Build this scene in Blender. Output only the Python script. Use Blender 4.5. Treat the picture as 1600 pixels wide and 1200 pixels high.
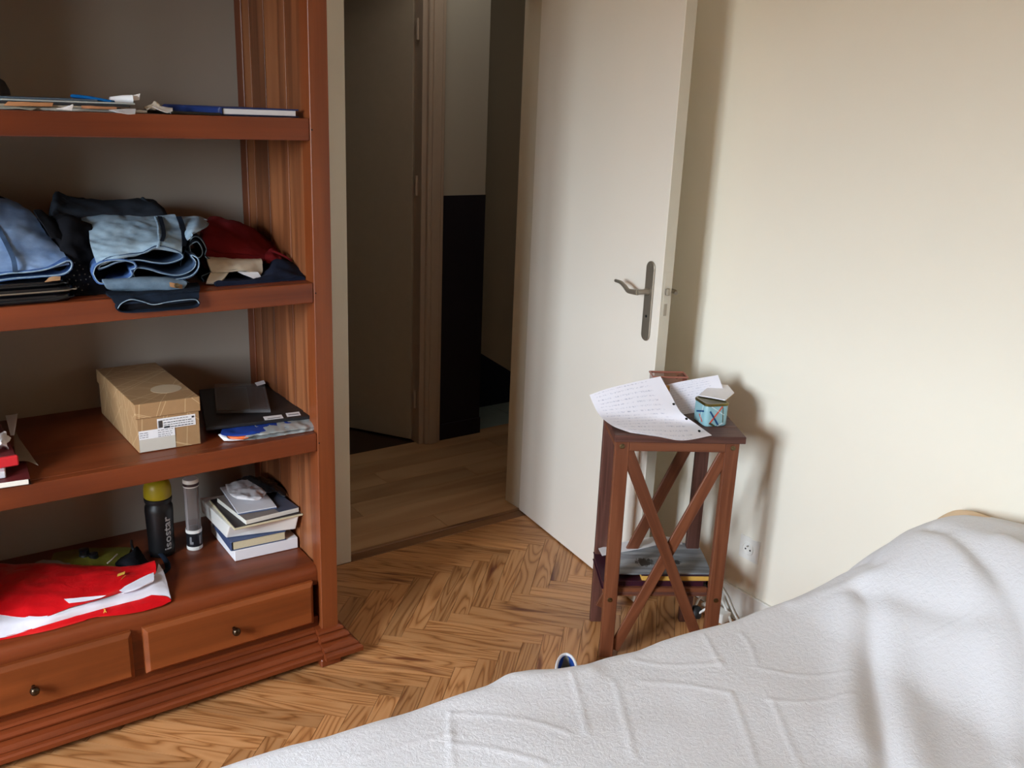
import bpy, bmesh, math, random
import numpy as np
from mathutils import Vector, Matrix, noise

# ------------------------------------------------------------------ scene, camera, light
for o in list(bpy.data.objects): bpy.data.objects.remove(o)
SC = bpy.context.scene
COL = SC.collection
cam_d = bpy.data.cameras.new('camera'); cam = bpy.data.objects.new('camera', cam_d); COL.objects.link(cam)
cam_d.sensor_width = 36; cam_d.lens = 36 * 1429.17 / 1600; cam_d.clip_start = .02
_pi, _ro, _ya = 0.29248452, -0.04064268, 0.62927533
_f = Vector((math.sin(_ya) * math.cos(_pi), math.cos(_ya) * math.cos(_pi), -math.sin(_pi)))
_r = Vector((math.cos(_ya), -math.sin(_ya), 0)); _d = _f.cross(_r)
_c, _s = math.cos(_ro), math.sin(_ro)
_r2 = _c * _r + _s * _d; _d2 = -_s * _r + _c * _d
cm = Matrix((_r2, -_d2, -_f)).transposed().to_4x4(); cm.translation = Vector((0, 0, 1.63))
cam.matrix_world = cm
SC.camera = cam
SC.view_settings.view_transform = 'Standard'; SC.view_settings.look = 'None'
SC.view_settings.gamma = 1; SC.view_settings.use_curve_mapping = False
SC.view_settings.exposure = 1.85
SC.cycles.use_denoising = True
SC.cycles.max_bounces = 10; SC.cycles.diffuse_bounces = 7
SC.cycles.sample_clamp_indirect = 6
SC.cycles.caustics_reflective = False; SC.cycles.caustics_refractive = False

SKY = 19.0
w = bpy.data.worlds.new('sky'); SC.world = w; w.use_nodes = True
nt = w.node_tree; nt.nodes.clear()
wo = nt.nodes.new('ShaderNodeOutputWorld'); bg = nt.nodes.new('ShaderNodeBackground')
tc = nt.nodes.new('ShaderNodeTexCoord'); sx = nt.nodes.new('ShaderNodeSeparateXYZ'); cr = nt.nodes.new('ShaderNodeValToRGB')
nt.links.new(tc.outputs['Generated'], sx.inputs[0]); nt.links.new(sx.outputs['Z'], cr.inputs[0])
nt.links.new(cr.outputs[0], bg.inputs[0]); nt.links.new(bg.outputs[0], wo.inputs[0])
cr.color_ramp.elements[0].position = 0.0; cr.color_ramp.elements[0].color = (.10, .10, .085, 1)
cr.color_ramp.elements[1].position = .7; cr.color_ramp.elements[1].color = (.80, .91, 1.05, 1)
e = cr.color_ramp.elements.new(.04); e.color = (.56, .64, .70, 1)
bg.inputs[1].default_value = SKY
WIN = (.50, 1.55, .95, 2.28)   # the bedroom window in the left wall: y0,y1,z0,z1
pd = bpy.data.lights.new('window_portal', 'AREA'); pd.shape = 'RECTANGLE'; pd.size = WIN[3] - WIN[2]; pd.size_y = WIN[1] - WIN[0]
po = bpy.data.objects.new('window_portal', pd); COL.objects.link(po); pd.cycles.is_portal = True
po.location = (-1.98, (WIN[0] + WIN[1]) / 2, (WIN[2] + WIN[3]) / 2); po.rotation_euler = (0, -math.pi / 2, 0)

hl = bpy.data.lights.new('hall_fill_light', 'AREA'); hl.shape = 'DISK'; hl.size = 1.0; hl.energy = .8; hl.color = (1, .95, .86)  # added fill lamp, no such source known; brightens the dim hall
ho = bpy.data.objects.new('hall_fill_light', hl); COL.objects.link(ho); ho.location = (2.1, 3.3, 2.5)
R = random.Random(7)
PI = math.pi
V3 = Vector

# ------------------------------------------------------------------ materials
def lin(h):
    if isinstance(h, str):
        h = h.lstrip('#'); c = [int(h[i:i + 2], 16) / 255 for i in (0, 2, 4)]
    else: c = h
    return tuple(((x / 12.92) if x <= .04045 else ((x + .055) / 1.055) ** 2.4) for x in c) + (1,)
def newmat(name):
    m = bpy.data.materials.new(name); m.use_nodes = True
    b = m.node_tree.nodes['Principled BSDF']; return m, m.node_tree, b
def N(nt, t, **kw):
    n = nt.nodes.new(t)
    for k, v in kw.items(): setattr(n, k, v)
    return n
def coords(nt, scale=(1, 1, 1), rnd=0.0):
    tc = N(nt, 'ShaderNodeTexCoord'); mp = N(nt, 'ShaderNodeMapping'); mp.inputs['Scale'].default_value = scale
    nt.links.new(tc.outputs['Object'], mp.inputs['Vector'])
    if rnd:
        oi = N(nt, 'ShaderNodeObjectInfo'); mu = N(nt, 'ShaderNodeMath', operation='MULTIPLY'); mu.inputs[1].default_value = rnd
        cb = N(nt, 'ShaderNodeCombineXYZ'); m2 = N(nt, 'ShaderNodeMath', operation='MULTIPLY'); m2.inputs[1].default_value = rnd * 1.7
        nt.links.new(oi.outputs['Random'], mu.inputs[0]); nt.links.new(oi.outputs['Random'], m2.inputs[0])
        nt.links.new(mu.outputs[0], cb.inputs[0]); nt.links.new(m2.outputs[0], cb.inputs[1]); nt.links.new(mu.outputs[0], cb.inputs[2])
        nt.links.new(cb.outputs[0], mp.inputs['Location'])
    return mp.outputs[0]
def noise_n(nt, vec, scale, detail=4, rough=.55, dist=0.0):
    n = N(nt, 'ShaderNodeTexNoise'); n.inputs['Scale'].default_value = scale; n.inputs['Detail'].default_value = detail
    n.inputs['Roughness'].default_value = rough; n.inputs['Distortion'].default_value = dist
    nt.links.new(vec, n.inputs['Vector']); return n.outputs['Fac']
def ramp(nt, fac, stops):
    r = N(nt, 'ShaderNodeValToRGB'); el = r.color_ramp.elements
    el[0].position, el[0].color = stops[0][0], lin(stops[0][1]); el[1].position, el[1].color = stops[-1][0], lin(stops[-1][1])
    for p, c in stops[1:-1]:
        e = el.new(p); e.color = lin(c)
    nt.links.new(fac, r.inputs[0]); return r.outputs[0]
def bump(nt, b, h, strength=.3, dist=.002):
    bu = N(nt, 'ShaderNodeBump'); bu.inputs['Strength'].default_value = strength; bu.inputs['Distance'].default_value = dist
    nt.links.new(h, bu.inputs['Height']); nt.links.new(bu.outputs[0], b.inputs['Normal'])
def plain(name, col, rough=.6, metal=0, var=.06, nscale=30, bumpy=0.0, spec=.5):
    m, nt, b = newmat(name)
    c = lin(col); v = coords(nt); f = noise_n(nt, v, nscale, 3)
    mx = N(nt, 'ShaderNodeMix', data_type='RGBA')
    mx.inputs['A'].default_value = tuple(x * (1 - var) for x in c[:3]) + (1,); mx.inputs['B'].default_value = tuple(min(1, x * (1 + var)) for x in c[:3]) + (1,)
    nt.links.new(f, mx.inputs['Factor']); nt.links.new(mx.outputs['Result'], b.inputs['Base Color'])
    b.inputs['Roughness'].default_value = rough; b.inputs['Metallic'].default_value = metal; b.inputs['Specular IOR Level'].default_value = spec
    if bumpy: bump(nt, b, noise_n(nt, v, nscale * 4, 3), bumpy)
    return m
def mixrgb(nt, fac, a, bc, mode='MIX'):
    mx = N(nt, 'ShaderNodeMix', data_type='RGBA', blend_type=mode)
    if isinstance(fac, float): mx.inputs['Factor'].default_value = fac
    else: nt.links.new(fac, mx.inputs['Factor'])
    for k, x in (('A', a), ('B', bc)):
        if isinstance(x, tuple): mx.inputs[k].default_value = x
        else: nt.links.new(x, mx.inputs[k])
    return mx.outputs['Result']
def wood(name, stops, axis='X', rings=2.2, fine=1.0, rough=.4, rnd=7.0, bstr=.15, coat=0.0, streak=None, lo=(.9, 7), fi=(3, 90), sharp=1.0):
    """grain that runs along the object's own axis"""
    m, nt, b = newmat(name)
    def sc(l, c): return {'X': (l, c, c), 'Y': (c, l, c), 'Z': (c, c, l)}[axis]
    v = coords(nt, sc(*lo), rnd)
    n1 = noise_n(nt, v, 1.0, 2, .45, .35)
    mu = N(nt, 'ShaderNodeMath', operation='MULTIPLY'); mu.inputs[1].default_value = rings * 12; nt.links.new(n1, mu.inputs[0])
    si = N(nt, 'ShaderNodeMath', operation='SINE'); nt.links.new(mu.outputs[0], si.inputs[0])
    ma = N(nt, 'ShaderNodeMapRange'); ma.inputs['From Min'].default_value = -1; nt.links.new(si.outputs[0], ma.inputs['Value'])
    pw = N(nt, 'ShaderNodeMath', operation='POWER'); pw.inputs[1].default_value = sharp; nt.links.new(ma.outputs[0], pw.inputs[0]); ma = pw
    v2 = coords(nt, sc(*fi), rnd); n2 = noise_n(nt, v2, 1.0, 3, .6)
    mm = N(nt, 'ShaderNodeMix', data_type='FLOAT'); mm.inputs[0].default_value = .38 * fine
    nt.links.new(ma.outputs[0], mm.inputs[2]); nt.links.new(n2, mm.inputs[3])
    col = ramp(nt, mm.outputs[0], stops)
    v3 = coords(nt, sc(1.5, 5), rnd * 2); n3 = noise_n(nt, v3, 1.0, 2)
    col = mixrgb(nt, n3, col, mixrgb(nt, 1.0, col, (.72, .66, .6, 1), 'MULTIPLY'))
    if streak:
        v4 = coords(nt, sc(2.2, 14), rnd * 3); n4 = noise_n(nt, v4, 1.0, 2, .6)
        mr = N(nt, 'ShaderNodeMapRange'); mr.inputs['From Min'].default_value = streak[1]; mr.inputs['From Max'].default_value = streak[1] + .1
        nt.links.new(n4, mr.inputs['Value'])
        col = mixrgb(nt, mr.outputs[0], col, lin(streak[0]))
    if rnd:
        oi = N(nt, 'ShaderNodeObjectInfo'); hs = N(nt, 'ShaderNodeHueSaturation')
        r2 = N(nt, 'ShaderNodeMapRange'); r2.inputs['To Min'].default_value = .80; r2.inputs['To Max'].default_value = 1.14
        nt.links.new(oi.outputs['Random'], r2.inputs['Value']); nt.links.new(r2.outputs[0], hs.inputs['Value']); nt.links.new(col, hs.inputs['Color']); col = hs.outputs[0]
    nt.links.new(col, b.inputs['Base Color']); b.inputs['Roughness'].default_value = rough
    if coat: b.inputs['Coat Weight'].default_value = coat; b.inputs['Coat Roughness'].default_value = .25
    bump(nt, b, mm.outputs[0], bstr, .0008)
    return m
def fabric(name, c1, c2, scale=14, weave=900, rough=.95, stretch=(1, 1, 1), bstr=.35):
    m, nt, b = newmat(name); v = coords(nt, stretch)
    f = noise_n(nt, v, scale, 6, .65)
    col = ramp(nt, f, [(.3, c1), (.7, c2)])
    nt.links.new(col, b.inputs['Base Color']); b.inputs['Roughness'].default_value = rough; b.inputs['Specular IOR Level'].default_value = .15
    bump(nt, b, noise_n(nt, v, weave, 2), bstr, .0008)
    return m
def clear(name, tint, op=.3, rough=.15):
    m, nt, b = newmat(name)
    b.inputs['Base Color'].default_value = lin(tint); b.inputs['Roughness'].default_value = rough
    out = nt.nodes['Material Output']; tr = N(nt, 'ShaderNodeBsdfTransparent'); mx = N(nt, 'ShaderNodeMixShader')
    fr = N(nt, 'ShaderNodeFresnel'); fr.inputs[0].default_value = 1.35
    ad = N(nt, 'ShaderNodeMath', operation='ADD'); ad.use_clamp = True; ad.inputs[1].default_value = op
    nt.links.new(fr.outputs[0], ad.inputs[0]); nt.links.new(ad.outputs[0], mx.inputs[0])
    nt.links.new(tr.outputs[0], mx.inputs[1]); nt.links.new(b.outputs[0], mx.inputs[2]); nt.links.new(mx.outputs[0], out.inputs['Surface'])
    return m

M = {}
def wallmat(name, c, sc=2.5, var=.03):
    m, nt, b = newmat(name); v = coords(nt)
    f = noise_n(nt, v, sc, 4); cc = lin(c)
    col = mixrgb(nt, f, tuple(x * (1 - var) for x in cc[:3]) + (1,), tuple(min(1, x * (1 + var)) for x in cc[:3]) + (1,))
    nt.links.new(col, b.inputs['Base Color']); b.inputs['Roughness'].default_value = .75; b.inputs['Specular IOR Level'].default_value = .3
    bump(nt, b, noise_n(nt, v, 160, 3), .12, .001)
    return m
M['wall'] = wallmat('cream_wall_paint', '#f0eadb')
M['wall_shaded'] = wallmat('shade_greyed_wall_paint', '#a79d91')  # white wall greyed so its colour carries the shade around the bookcase
M['wallf'] = wallmat('low_bounce_wall_paint', '#8d8375')  # dark tone invented for the unseen rear wall, to reduce bounced light
M['ceil'] = wallmat('ceiling_paint', '#eeebe3')
M['trim'] = plain('painted_trim', '#d9d2c0', .45, var=.03, nscale=6)
M['base'] = plain('painted_baseboard', '#e6e3dc', .5, var=.03, nscale=6)
M['door'] = plain('door_paint', '#f0e9dd', .42, var=.025, nscale=3, bumpy=.03)
M['dooredge'] = plain('door_edge_paint', '#cfc8b8', .55, var=.06, nscale=12)
M['hallwall'] = wallmat('hall_wall_paint', '#b3a894')
M['hallwhite'] = wallmat('hall_upper_paint', '#bdb6a8')
M['halldoor'] = plain('hall_door_paint', '#b3a591', .5)
M['hallframe'] = plain('hall_frame_paint', '#bba794', .5)
M['purple'] = wallmat('dark_purple_paint', '#231d26')
M['navyp'] = wallmat('dark_navy_paint', '#1c2234')
M['halltile'] = plain('grey_blue_tile', '#8e9c98', .4, nscale=12, var=.15)
M['darkfloor'] = plain('dark_room_floor', '#3a2418', .5)
M['case'] = wood('orange_brown_varnish', [(.1, '#632c15'), (.45, '#743619'), (.9, '#844020')], 'X', 1.6, 1.3, .36, 2, .06, lo=(.8, 9), fi=(2.5, 130))
M['casev'] = wood('orange_brown_varnish_upright', [(.1, '#6d3218'), (.45, '#7d3f1d'), (.9, '#904c26')], 'Z', 1.6, 1.3, .40, 5, .06, lo=(.8, 9), fi=(2.5, 130))
M['plank'] = wood('side_plank_varnish', [(.05, '#5e3119'), (.45, '#8c5433'), (.9, '#a0653f')], 'Z', 1.6, 1.2, .45, 9, .1, lo=(.7, 9), fi=(2, 120))
M['drawer'] = wood('drawer_varnish', [(.1, '#7d3e1b'), (.45, '#8f4a22'), (.9, '#a0562b')], 'X', 1.6, 1.2, .36, 4, .05, lo=(.8, 9), fi=(2.5, 130))
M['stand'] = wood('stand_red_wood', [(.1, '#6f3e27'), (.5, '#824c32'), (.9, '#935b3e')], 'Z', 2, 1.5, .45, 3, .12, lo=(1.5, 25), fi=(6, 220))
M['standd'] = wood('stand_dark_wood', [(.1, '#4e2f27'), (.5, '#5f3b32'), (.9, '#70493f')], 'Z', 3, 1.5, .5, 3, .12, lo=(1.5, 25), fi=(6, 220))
M['parq'] = wood('oak_parquet', [(.0, '#7a4824'), (.25, '#a87142'), (.5, '#c08855'), (.95, '#cf9a68')], 'X', 6, .8, .36, 31, .25, streak=('#5f2a18', .65), lo=(1.3, 13), fi=(7, 300), sharp=.55)
M['joint'] = plain('floor_joint', '#1c0f08', .9)
M['lam'] = wood('hall_laminate', [(.05, '#b58c66'), (.5, '#c49b74'), (.95, '#cfa981')], 'X', 1.6, 1, .35, 20, .05)
M['thresh'] = wood('threshold_oak', [(.05, '#5e3d22'), (.5, '#80583a'), (.95, '#8f6745')], 'X', 1.6, 1, .4, 3, .1)
M['white'] = plain('white_paper', '#e9e7ea', .7, var=.02)
M['cream'] = plain('cream_page_edges', '#cfc3a2', .8, var=.08, nscale=200)
M['pages'] = plain('white_page_edges', '#dcd9cf', .8, var=.08, nscale=200)
M['black'] = plain('matte_black', '#141416', .55, var=.2)
M['gloss'] = plain('glossy_black', '#17181c', .12, var=.1)
M['steel'] = plain('brushed_steel', '#a39a8c', .42, .75, .06, 80)
M['brass'] = plain('dull_brass', '#8b7a5a', .35, 1.0)
M['bronze'] = plain('bronze_knob', '#54473a', .3, 1.0)
M['pla'] = plain('white_plastic', '#eceae4', .35, var=.01)
M['hole'] = plain('dark_hole', '#0b0a0a', .9)
M['tan'] = plain('tan_pillow_ticking', '#d9bd9b', .9)

# ------------------------------------------------------------------ builders
def link(o, parent=None):
    COL.objects.link(o)
    if parent: o.parent = parent
    return o
def mobj(name, verts, faces, mat, parent=None, smooth=False, bevel=0.0, seg=1, sharp=None):
    me = bpy.data.meshes.new(name); me.from_pydata([tuple(v) for v in verts], [], faces)
    bm = bmesh.new(); bm.from_mesh(me)
    bmesh.ops.recalc_face_normals(bm, faces=bm.faces)
    if bevel:
        ed = [e for e in bm.edges if len(e.link_faces) == 2 and e.calc_face_angle(0) > .6]
        bmesh.ops.bevel(bm, geom=ed, offset=bevel, segments=seg, profile=.6, affect='EDGES', clamp_overlap=True)
    bm.to_mesh(me); bm.free()
    if smooth:
        me.polygons.foreach_set('use_smooth', [True] * len(me.polygons))
        if sharp: me.set_sharp_from_angle(angle=sharp)
    me.materials.append(mat)
    o = bpy.data.objects.new(name, me)
    return link(o, parent)
def recenter(o):
    """put the object's origin at its own middle (grain varies from piece to piece)"""
    me = o.data; n = len(me.vertices); a = np.empty(n * 3); me.vertices.foreach_get('co', a); a = a.reshape(-1, 3)
    c = (a.min(0) + a.max(0)) / 2; me.vertices.foreach_set('co', (a - c).ravel()); o.location = V3(c) + o.location; return o
BOXF = [(0, 1, 3, 2), (4, 6, 7, 5), (0, 4, 5, 1), (2, 3, 7, 6), (0, 2, 6, 4), (1, 5, 7, 3)]
def box(name, x0, x1, y0, y1, z0, z1, mat, parent=None, bevel=.0015, seg=1):
    vs = [(x, y, z) for x in (x0, x1) for y in (y0, y1) for z in (z0, z1)]
    return recenter(mobj(name, vs, BOXF, mat, parent, bevel=bevel, seg=seg))
def obox(name, o, a, b, c, mat, parent=None, bevel=.0015, seg=1):
    """box from a corner and three edge vectors, in its own turned frame so grain follows edge c (Z) / a (X)"""
    o, a, b, c = map(V3, (o, a, b, c))
    ax, bx, cx = a.normalized(), b.normalized(), c.normalized()
    vs = [(i * a.length, j * b.length, k * c.length) for i in (-.5, .5) for j in (-.5, .5) for k in (-.5, .5)]
    ob = mobj(name, vs, BOXF, mat, parent, bevel=bevel, seg=seg)
    m = Matrix((ax, bx, ax.cross(bx) if abs(ax.dot(bx)) < .02 and abs(cx.dot(ax.cross(bx))) > .98 else cx)).transposed().to_4x4()
    m.translation = o + (a + b + c) / 2; ob.matrix_basis = m
    return ob
def slab3(name, A, B, C, h, mat, parent=None, z=None, bevel=.001):
    """flat slab from its front-left, front-right and back-left bottom corners"""
    A, B, C = V3(A), V3(B), V3(C)
    if z is not None: A.z = B.z = C.z = z
    D = B + C - A; up = V3((0, 0, h))
    vs = [A, A + up, C, C + up, B, B + up, D, D + up]
    return recenter(mobj(name, vs, BOXF, mat, parent, bevel=bevel))
def prism(name, poly, d, mat, parent=None, bevel=0, smooth=False):
    """closed polygon (3-D points) pushed along d"""
    n = len(poly); d = V3(d); vs = [V3(p) for p in poly] + [V3(p) + d for p in poly]
    fs = [tuple(range(n)), tuple(range(2 * n - 1, n - 1, -1))] + [(i, (i + 1) % n, n + (i + 1) % n, n + i) for i in range(n)]
    return mobj(name, vs, fs, mat, parent, bevel=bevel, smooth=smooth, sharp=.6 if smooth else None)
def crom(p, t):
    n = len(p) - 1; x = t * n; i = min(int(x), n - 1); f = x - i
    p0 = p[max(i - 1, 0)]; p1 = p[i]; p2 = p[i + 1]; p3 = p[min(i + 2, n)]
    return .5 * ((2 * p1) + (p2 - p0) * f + (2 * p0 - 5 * p1 + 4 * p2 - p3) * f * f + (3 * p1 - p0 - 3 * p2 + p3) * f ** 3)
def cromc(p, t):
    n = len(p); x = (t % 1) * n; i = int(x) % n; f = x - int(x)
    p0, p1, p2, p3 = p[i - 1], p[i], p[(i + 1) % n], p[(i + 2) % n]
    return .5 * ((2 * p1) + (p2 - p0) * f + (2 * p0 - 5 * p1 + 4 * p2 - p3) * f * f + (3 * p1 - p0 - 3 * p2 + p3) * f ** 3)
def sheet(name, rows, mat, parent=None, th=.003, nu=32, nv=24, amp=0.0, freq=14, closed=False, seed=0, stretch=(1, 1, 1), cap=False):
    """soft surface through rows of control points; closed=True makes each row a loop"""
    rows = [[V3(p) for p in r] for r in rows]
    if len(rows) == 1: raise ValueError
    cols = []
    for j in range(nu + (0 if closed else 1)):
        t = j / nu
        cols.append([(cromc if closed else crom)(r, t) for r in rows])
    G = [[crom(c, i / nv) for c in cols] for i in range(nv + 1)]
    G = [[p.copy() for p in g] for g in G]
    ni, nj = len(G), len(G[0])
    def nrm(i, j):
        a = G[min(i + 1, ni - 1)][j] - G[max(i - 1, 0)][j]
        b = (G[i][(j + 1) % nj] - G[i][j - 1]) if closed else (G[i][min(j + 1, nj - 1)] - G[i][max(j - 1, 0)])
        n = a.cross(b); return n.normalized() if n.length > 1e-9 else V3((0, 0, 1))
    NN = [[nrm(i, j) for j in range(nj)] for i in range(ni)]
    if amp:
        for i in range(ni):
            for j in range(nj):
                p = G[i][j]; q = V3((p.x * freq * stretch[0], p.y * freq * stretch[1], p.z * freq * stretch[2])) + V3((seed * 3.1, seed, 0))
                G[i][j] = p + NN[i][j] * amp * (noise.noise(q) + .5 * noise.noise(q * 2.3))
    top = [p for g in G for p in g]; bot = [G[i][j] - NN[i][j] * th for i in range(ni) for j in range(nj)]
    n = ni * nj; vs = top + bot; fs = []
    jn = nj if closed else nj - 1
    for i in range(ni - 1):
        for j in range(jn):
            a, b_, c, d = i * nj + j, i * nj + (j + 1) % nj, (i + 1) * nj + (j + 1) % nj, (i + 1) * nj + j
            fs.append((a, b_, c, d)); fs.append((n + d, n + c, n + b_, n + a))
    for j in range(jn):
        a, b_ = j, (j + 1) % nj; fs.append((b_, a, n + a, n + b_))
        a, b_ = (ni - 1) * nj + j, (ni - 1) * nj + (j + 1) % nj; fs.append((a, b_, n + b_, n + a))
    if not closed:
        for i in range(ni - 1):
            a, b_ = i * nj, (i + 1) * nj; fs.append((a, b_, n + b_, n + a))
            a, b_ = i * nj + nj - 1, (i + 1) * nj + nj - 1; fs.append((b_, a, n + a, n + b_))
    if cap and closed:
        fs.append(tuple(range(nj))); fs.append(tuple(range((ni - 1) * nj, ni * nj)))
    return mobj(name, vs, fs, mat, parent, smooth=True, sharp=1.2)
def lathe(name, prof, mat, loc, parent=None, seg=40, axis=None, smooth=True):
    vs, fs = [], []
    for r, z in prof:
        for k in range(seg): a = 2 * PI * k / seg; vs.append((r * math.cos(a), r * math.sin(a), z))
    for i in range(len(prof) - 1):
        for k in range(seg): fs.append((i * seg + k, i * seg + (k + 1) % seg, (i + 1) * seg + (k + 1) % seg, (i + 1) * seg + k))
    if prof[0][0] > 1e-5: fs.append(tuple(range(seg))[::-1])
    if prof[-1][0] > 1e-5: fs.append(tuple(range((len(prof) - 1) * seg, len(prof) * seg)))
    o = mobj(name, vs, fs, mat, parent, smooth=smooth, sharp=.7)
    if axis is not None: o.rotation_euler = V3(axis).to_track_quat('Z', 'Y').to_euler()
    o.location = loc; return o
def tube(name, pts, r, mat, parent=None, seg=10, n=None, flat=1.0, up=(0, 0, 1)):
    pts = [V3(p) for p in pts]; n = n or len(pts) * 6
    P = [crom(pts, i / n) for i in range(n + 1)]
    rr = r if callable(r) else (lambda t: r)
    vs, fs = [], []
    for i, p in enumerate(P):
        t = (P[min(i + 1, n)] - P[max(i - 1, 0)]).normalized(); u = V3(up)
        s = t.cross(u); s = s.normalized() if s.length > 1e-4 else V3((1, 0, 0)); w_ = s.cross(t).normalized()
        for k in range(seg):
            a = 2 * PI * k / seg; q = rr(i / n); vs.append(p + s * math.cos(a) * q + w_ * math.sin(a) * q * flat)
    for i in range(n):
        for k in range(seg): fs.append((i * seg + k, i * seg + (k + 1) % seg, (i + 1) * seg + (k + 1) % seg, (i + 1) * seg + k))
    fs.append(tuple(range(seg))); fs.append(tuple(range(n * seg, (n + 1) * seg)))
    return mobj(name, vs, fs, mat, parent, smooth=True, sharp=1.0)
def tag(o, label=None, cat=None, group=None, kind=None):
    if label: o['label'] = label
    if cat: o['category'] = cat
    if group: o['group'] = group
    if kind: o['kind'] = kind
    return o
def struct(o, label=None): o['kind'] = 'structure'; tag(o, label); return o
def empty(name, loc=(0, 0, 0)):
    """parts are given in world coordinates, so the root keeps its offset through its children's inverse"""
    o = bpy.data.objects.new(name, None); o.empty_display_size = .05; o.location = loc; return link(o)
def finish(root):
    """parts were built in world coordinates: keep them there under a root standing at the thing's base"""
    inv = Matrix.Translation(root.location).inverted()
    for ch in root.children: ch.matrix_parent_inverse = inv
    return root
def decal(name, A, B, C, mat, parent=None, off=.0006, th=.0004):
    """thin flat piece lying on a surface: corner, corner+u, corner+v"""
    A, B, C = V3(A), V3(B), V3(C); n = (B - A).cross(C - A).normalized() * th; o = n.normalized() * off
    D = B + C - A; A, B, C, D = A + o, B + o, C + o, D + o
    vs = [A, A + n, C, C + n, B, B + n, D, D + n]
    return mobj(name, vs, BOXF, mat, parent)

# ------------------------------------------------------------------ the room
XW, YW, ZC = 2.265, 2.82, 2.55
XL, YB = -1.9, -2.2
struct(box('ceiling', XL, XW, YB, YW, ZC, ZC + .1, M['ceil'], bevel=0), 'white ceiling above the bedroom')
struct(box('wall_right', XW, XW + .12, YB, YW + .13, 0, ZC, M['wall'], bevel=0), 'cream wall behind the open door and the bed')
struct(box('wall_front', XL, XW, YB - .12, YB, 0, ZC, M['wallf'], bevel=0), 'unseen wall behind the camera, made taupe to cut bounced light')
# back wall with the doorway (1.332 .. 2.14)
wb = struct(empty('wall_back'), 'white wall, partly greyed with painted shade, behind the bookcase with the doorway in it'); 
box('wall_panel', XL, 1.31, YW, YW + .13, 0, ZC, M['wall_shaded'], wb, 0)
box('wall_panel', 2.165, XW, YW, YW + .13, 0, ZC, M['wall'], wb, 0)
box('wall_panel', 1.31, 2.165, YW, YW + .13, 2.07, ZC, M['wall_shaded'], wb, 0)
# left wall with the window
wl = struct(empty('wall_left'), 'cream wall with the window that lights the room')
box('wall_panel', XL - .14, XL, YB, WIN[0], 0, ZC, M['wall'], wl, 0)
box('wall_panel', XL - .14, XL, WIN[1], YW, 0, ZC, M['wall'], wl, 0)
box('wall_panel', XL - .14, XL, WIN[0], WIN[1], 0, WIN[2], M['wall'], wl, 0)
box('wall_panel', XL - .14, XL, WIN[0], WIN[1], WIN[3], ZC, M['wall'], wl, 0)
wn = struct(empty('window_1'), 'white casement window in the left wall')
ym = (WIN[0] + WIN[1]) / 2
for y0, y1, z0, z1 in ((WIN[0], WIN[0] + .05, WIN[2], WIN[3]), (WIN[1] - .05, WIN[1], WIN[2], WIN[3]), (ym - .045, ym + .045, WIN[2], WIN[3]),
                       (WIN[0], WIN[1], WIN[2], WIN[2] + .05), (WIN[0], WIN[1], WIN[3] - .05, WIN[3])):
    box('window_bar', XL - .09, XL - .04, y0, y1, z0, z1, M['trim'], wn)
# door frame
tr = struct(empty('trim_1'), 'cream painted door frame beside the bookcase')
box('casing', 1.262, 1.334, 2.797, 2.835, 0, 2.10, M['trim'], tr, .002)
box('jamb', 1.310, 1.334, 2.835, 2.965, 0, 2.07, M['trim'], tr, .001)
box('casing', 2.158, 2.235, 2.80, 2.835, 0, 2.10, M['trim'], tr, .002)
box('jamb', 2.148, 2.166, 2.835, 2.965, 0, 2.07, M['trim'], tr, .001)
box('casing', 1.334, 2.158, 2.797, 2.835, 2.05, 2.10, M['trim'], tr, .002)
box('jamb', 1.334, 2.148, 2.835, 2.965, 2.05, 2.07, M['trim'], tr, .001)
struct(box('baseboard_right', XW - .012, XW, YB, 2.82, 0, .115, M['base'], None, .003), 'white baseboard along the cream wall')
struct(box('baseboard_left', XL, XL + .012, YB, 2.82, 0, .115, M['base'], None, .003))
struct(box('baseboard_back', XL, 1.262, YW - .012, YW, 0, .115, M['base'], None, .003))
# outlet on the right wall
so = tag(empty('wall_socket', (XW, 1.741, .271)), 'square white electric socket low on the cream wall behind the wooden stand', 'socket')
box('socket_plate', XW - .0055, XW, 1.701, 1.781, .231, .311, M['pla'], so, .0015)
lathe('socket_ring', [(.0228, 0), (.0225, .003), (.0205, .0036), (.0190, .0008), (.0001, .0008)], M['pla'], (XW - .0055, 1.745, .271), so, 32, (-1, 0, 0))
for dy, dz in ((.0095, .0), (-.0095, .0)):
    lathe('socket_hole', [(.0030, 0), (.0030, .0006), (.0001, .0006)], M['hole'], (XW - .0064, 1.745 + dy, .268 + dz), so, 12, (-1, 0, 0))
lathe('earth_pin', [(.0026, 0), (.0026, .006), (0, .007)], M['steel'], (XW - .0062, 1.745, .281), so, 12, (-1, 0, 0))
finish(so)

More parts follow.
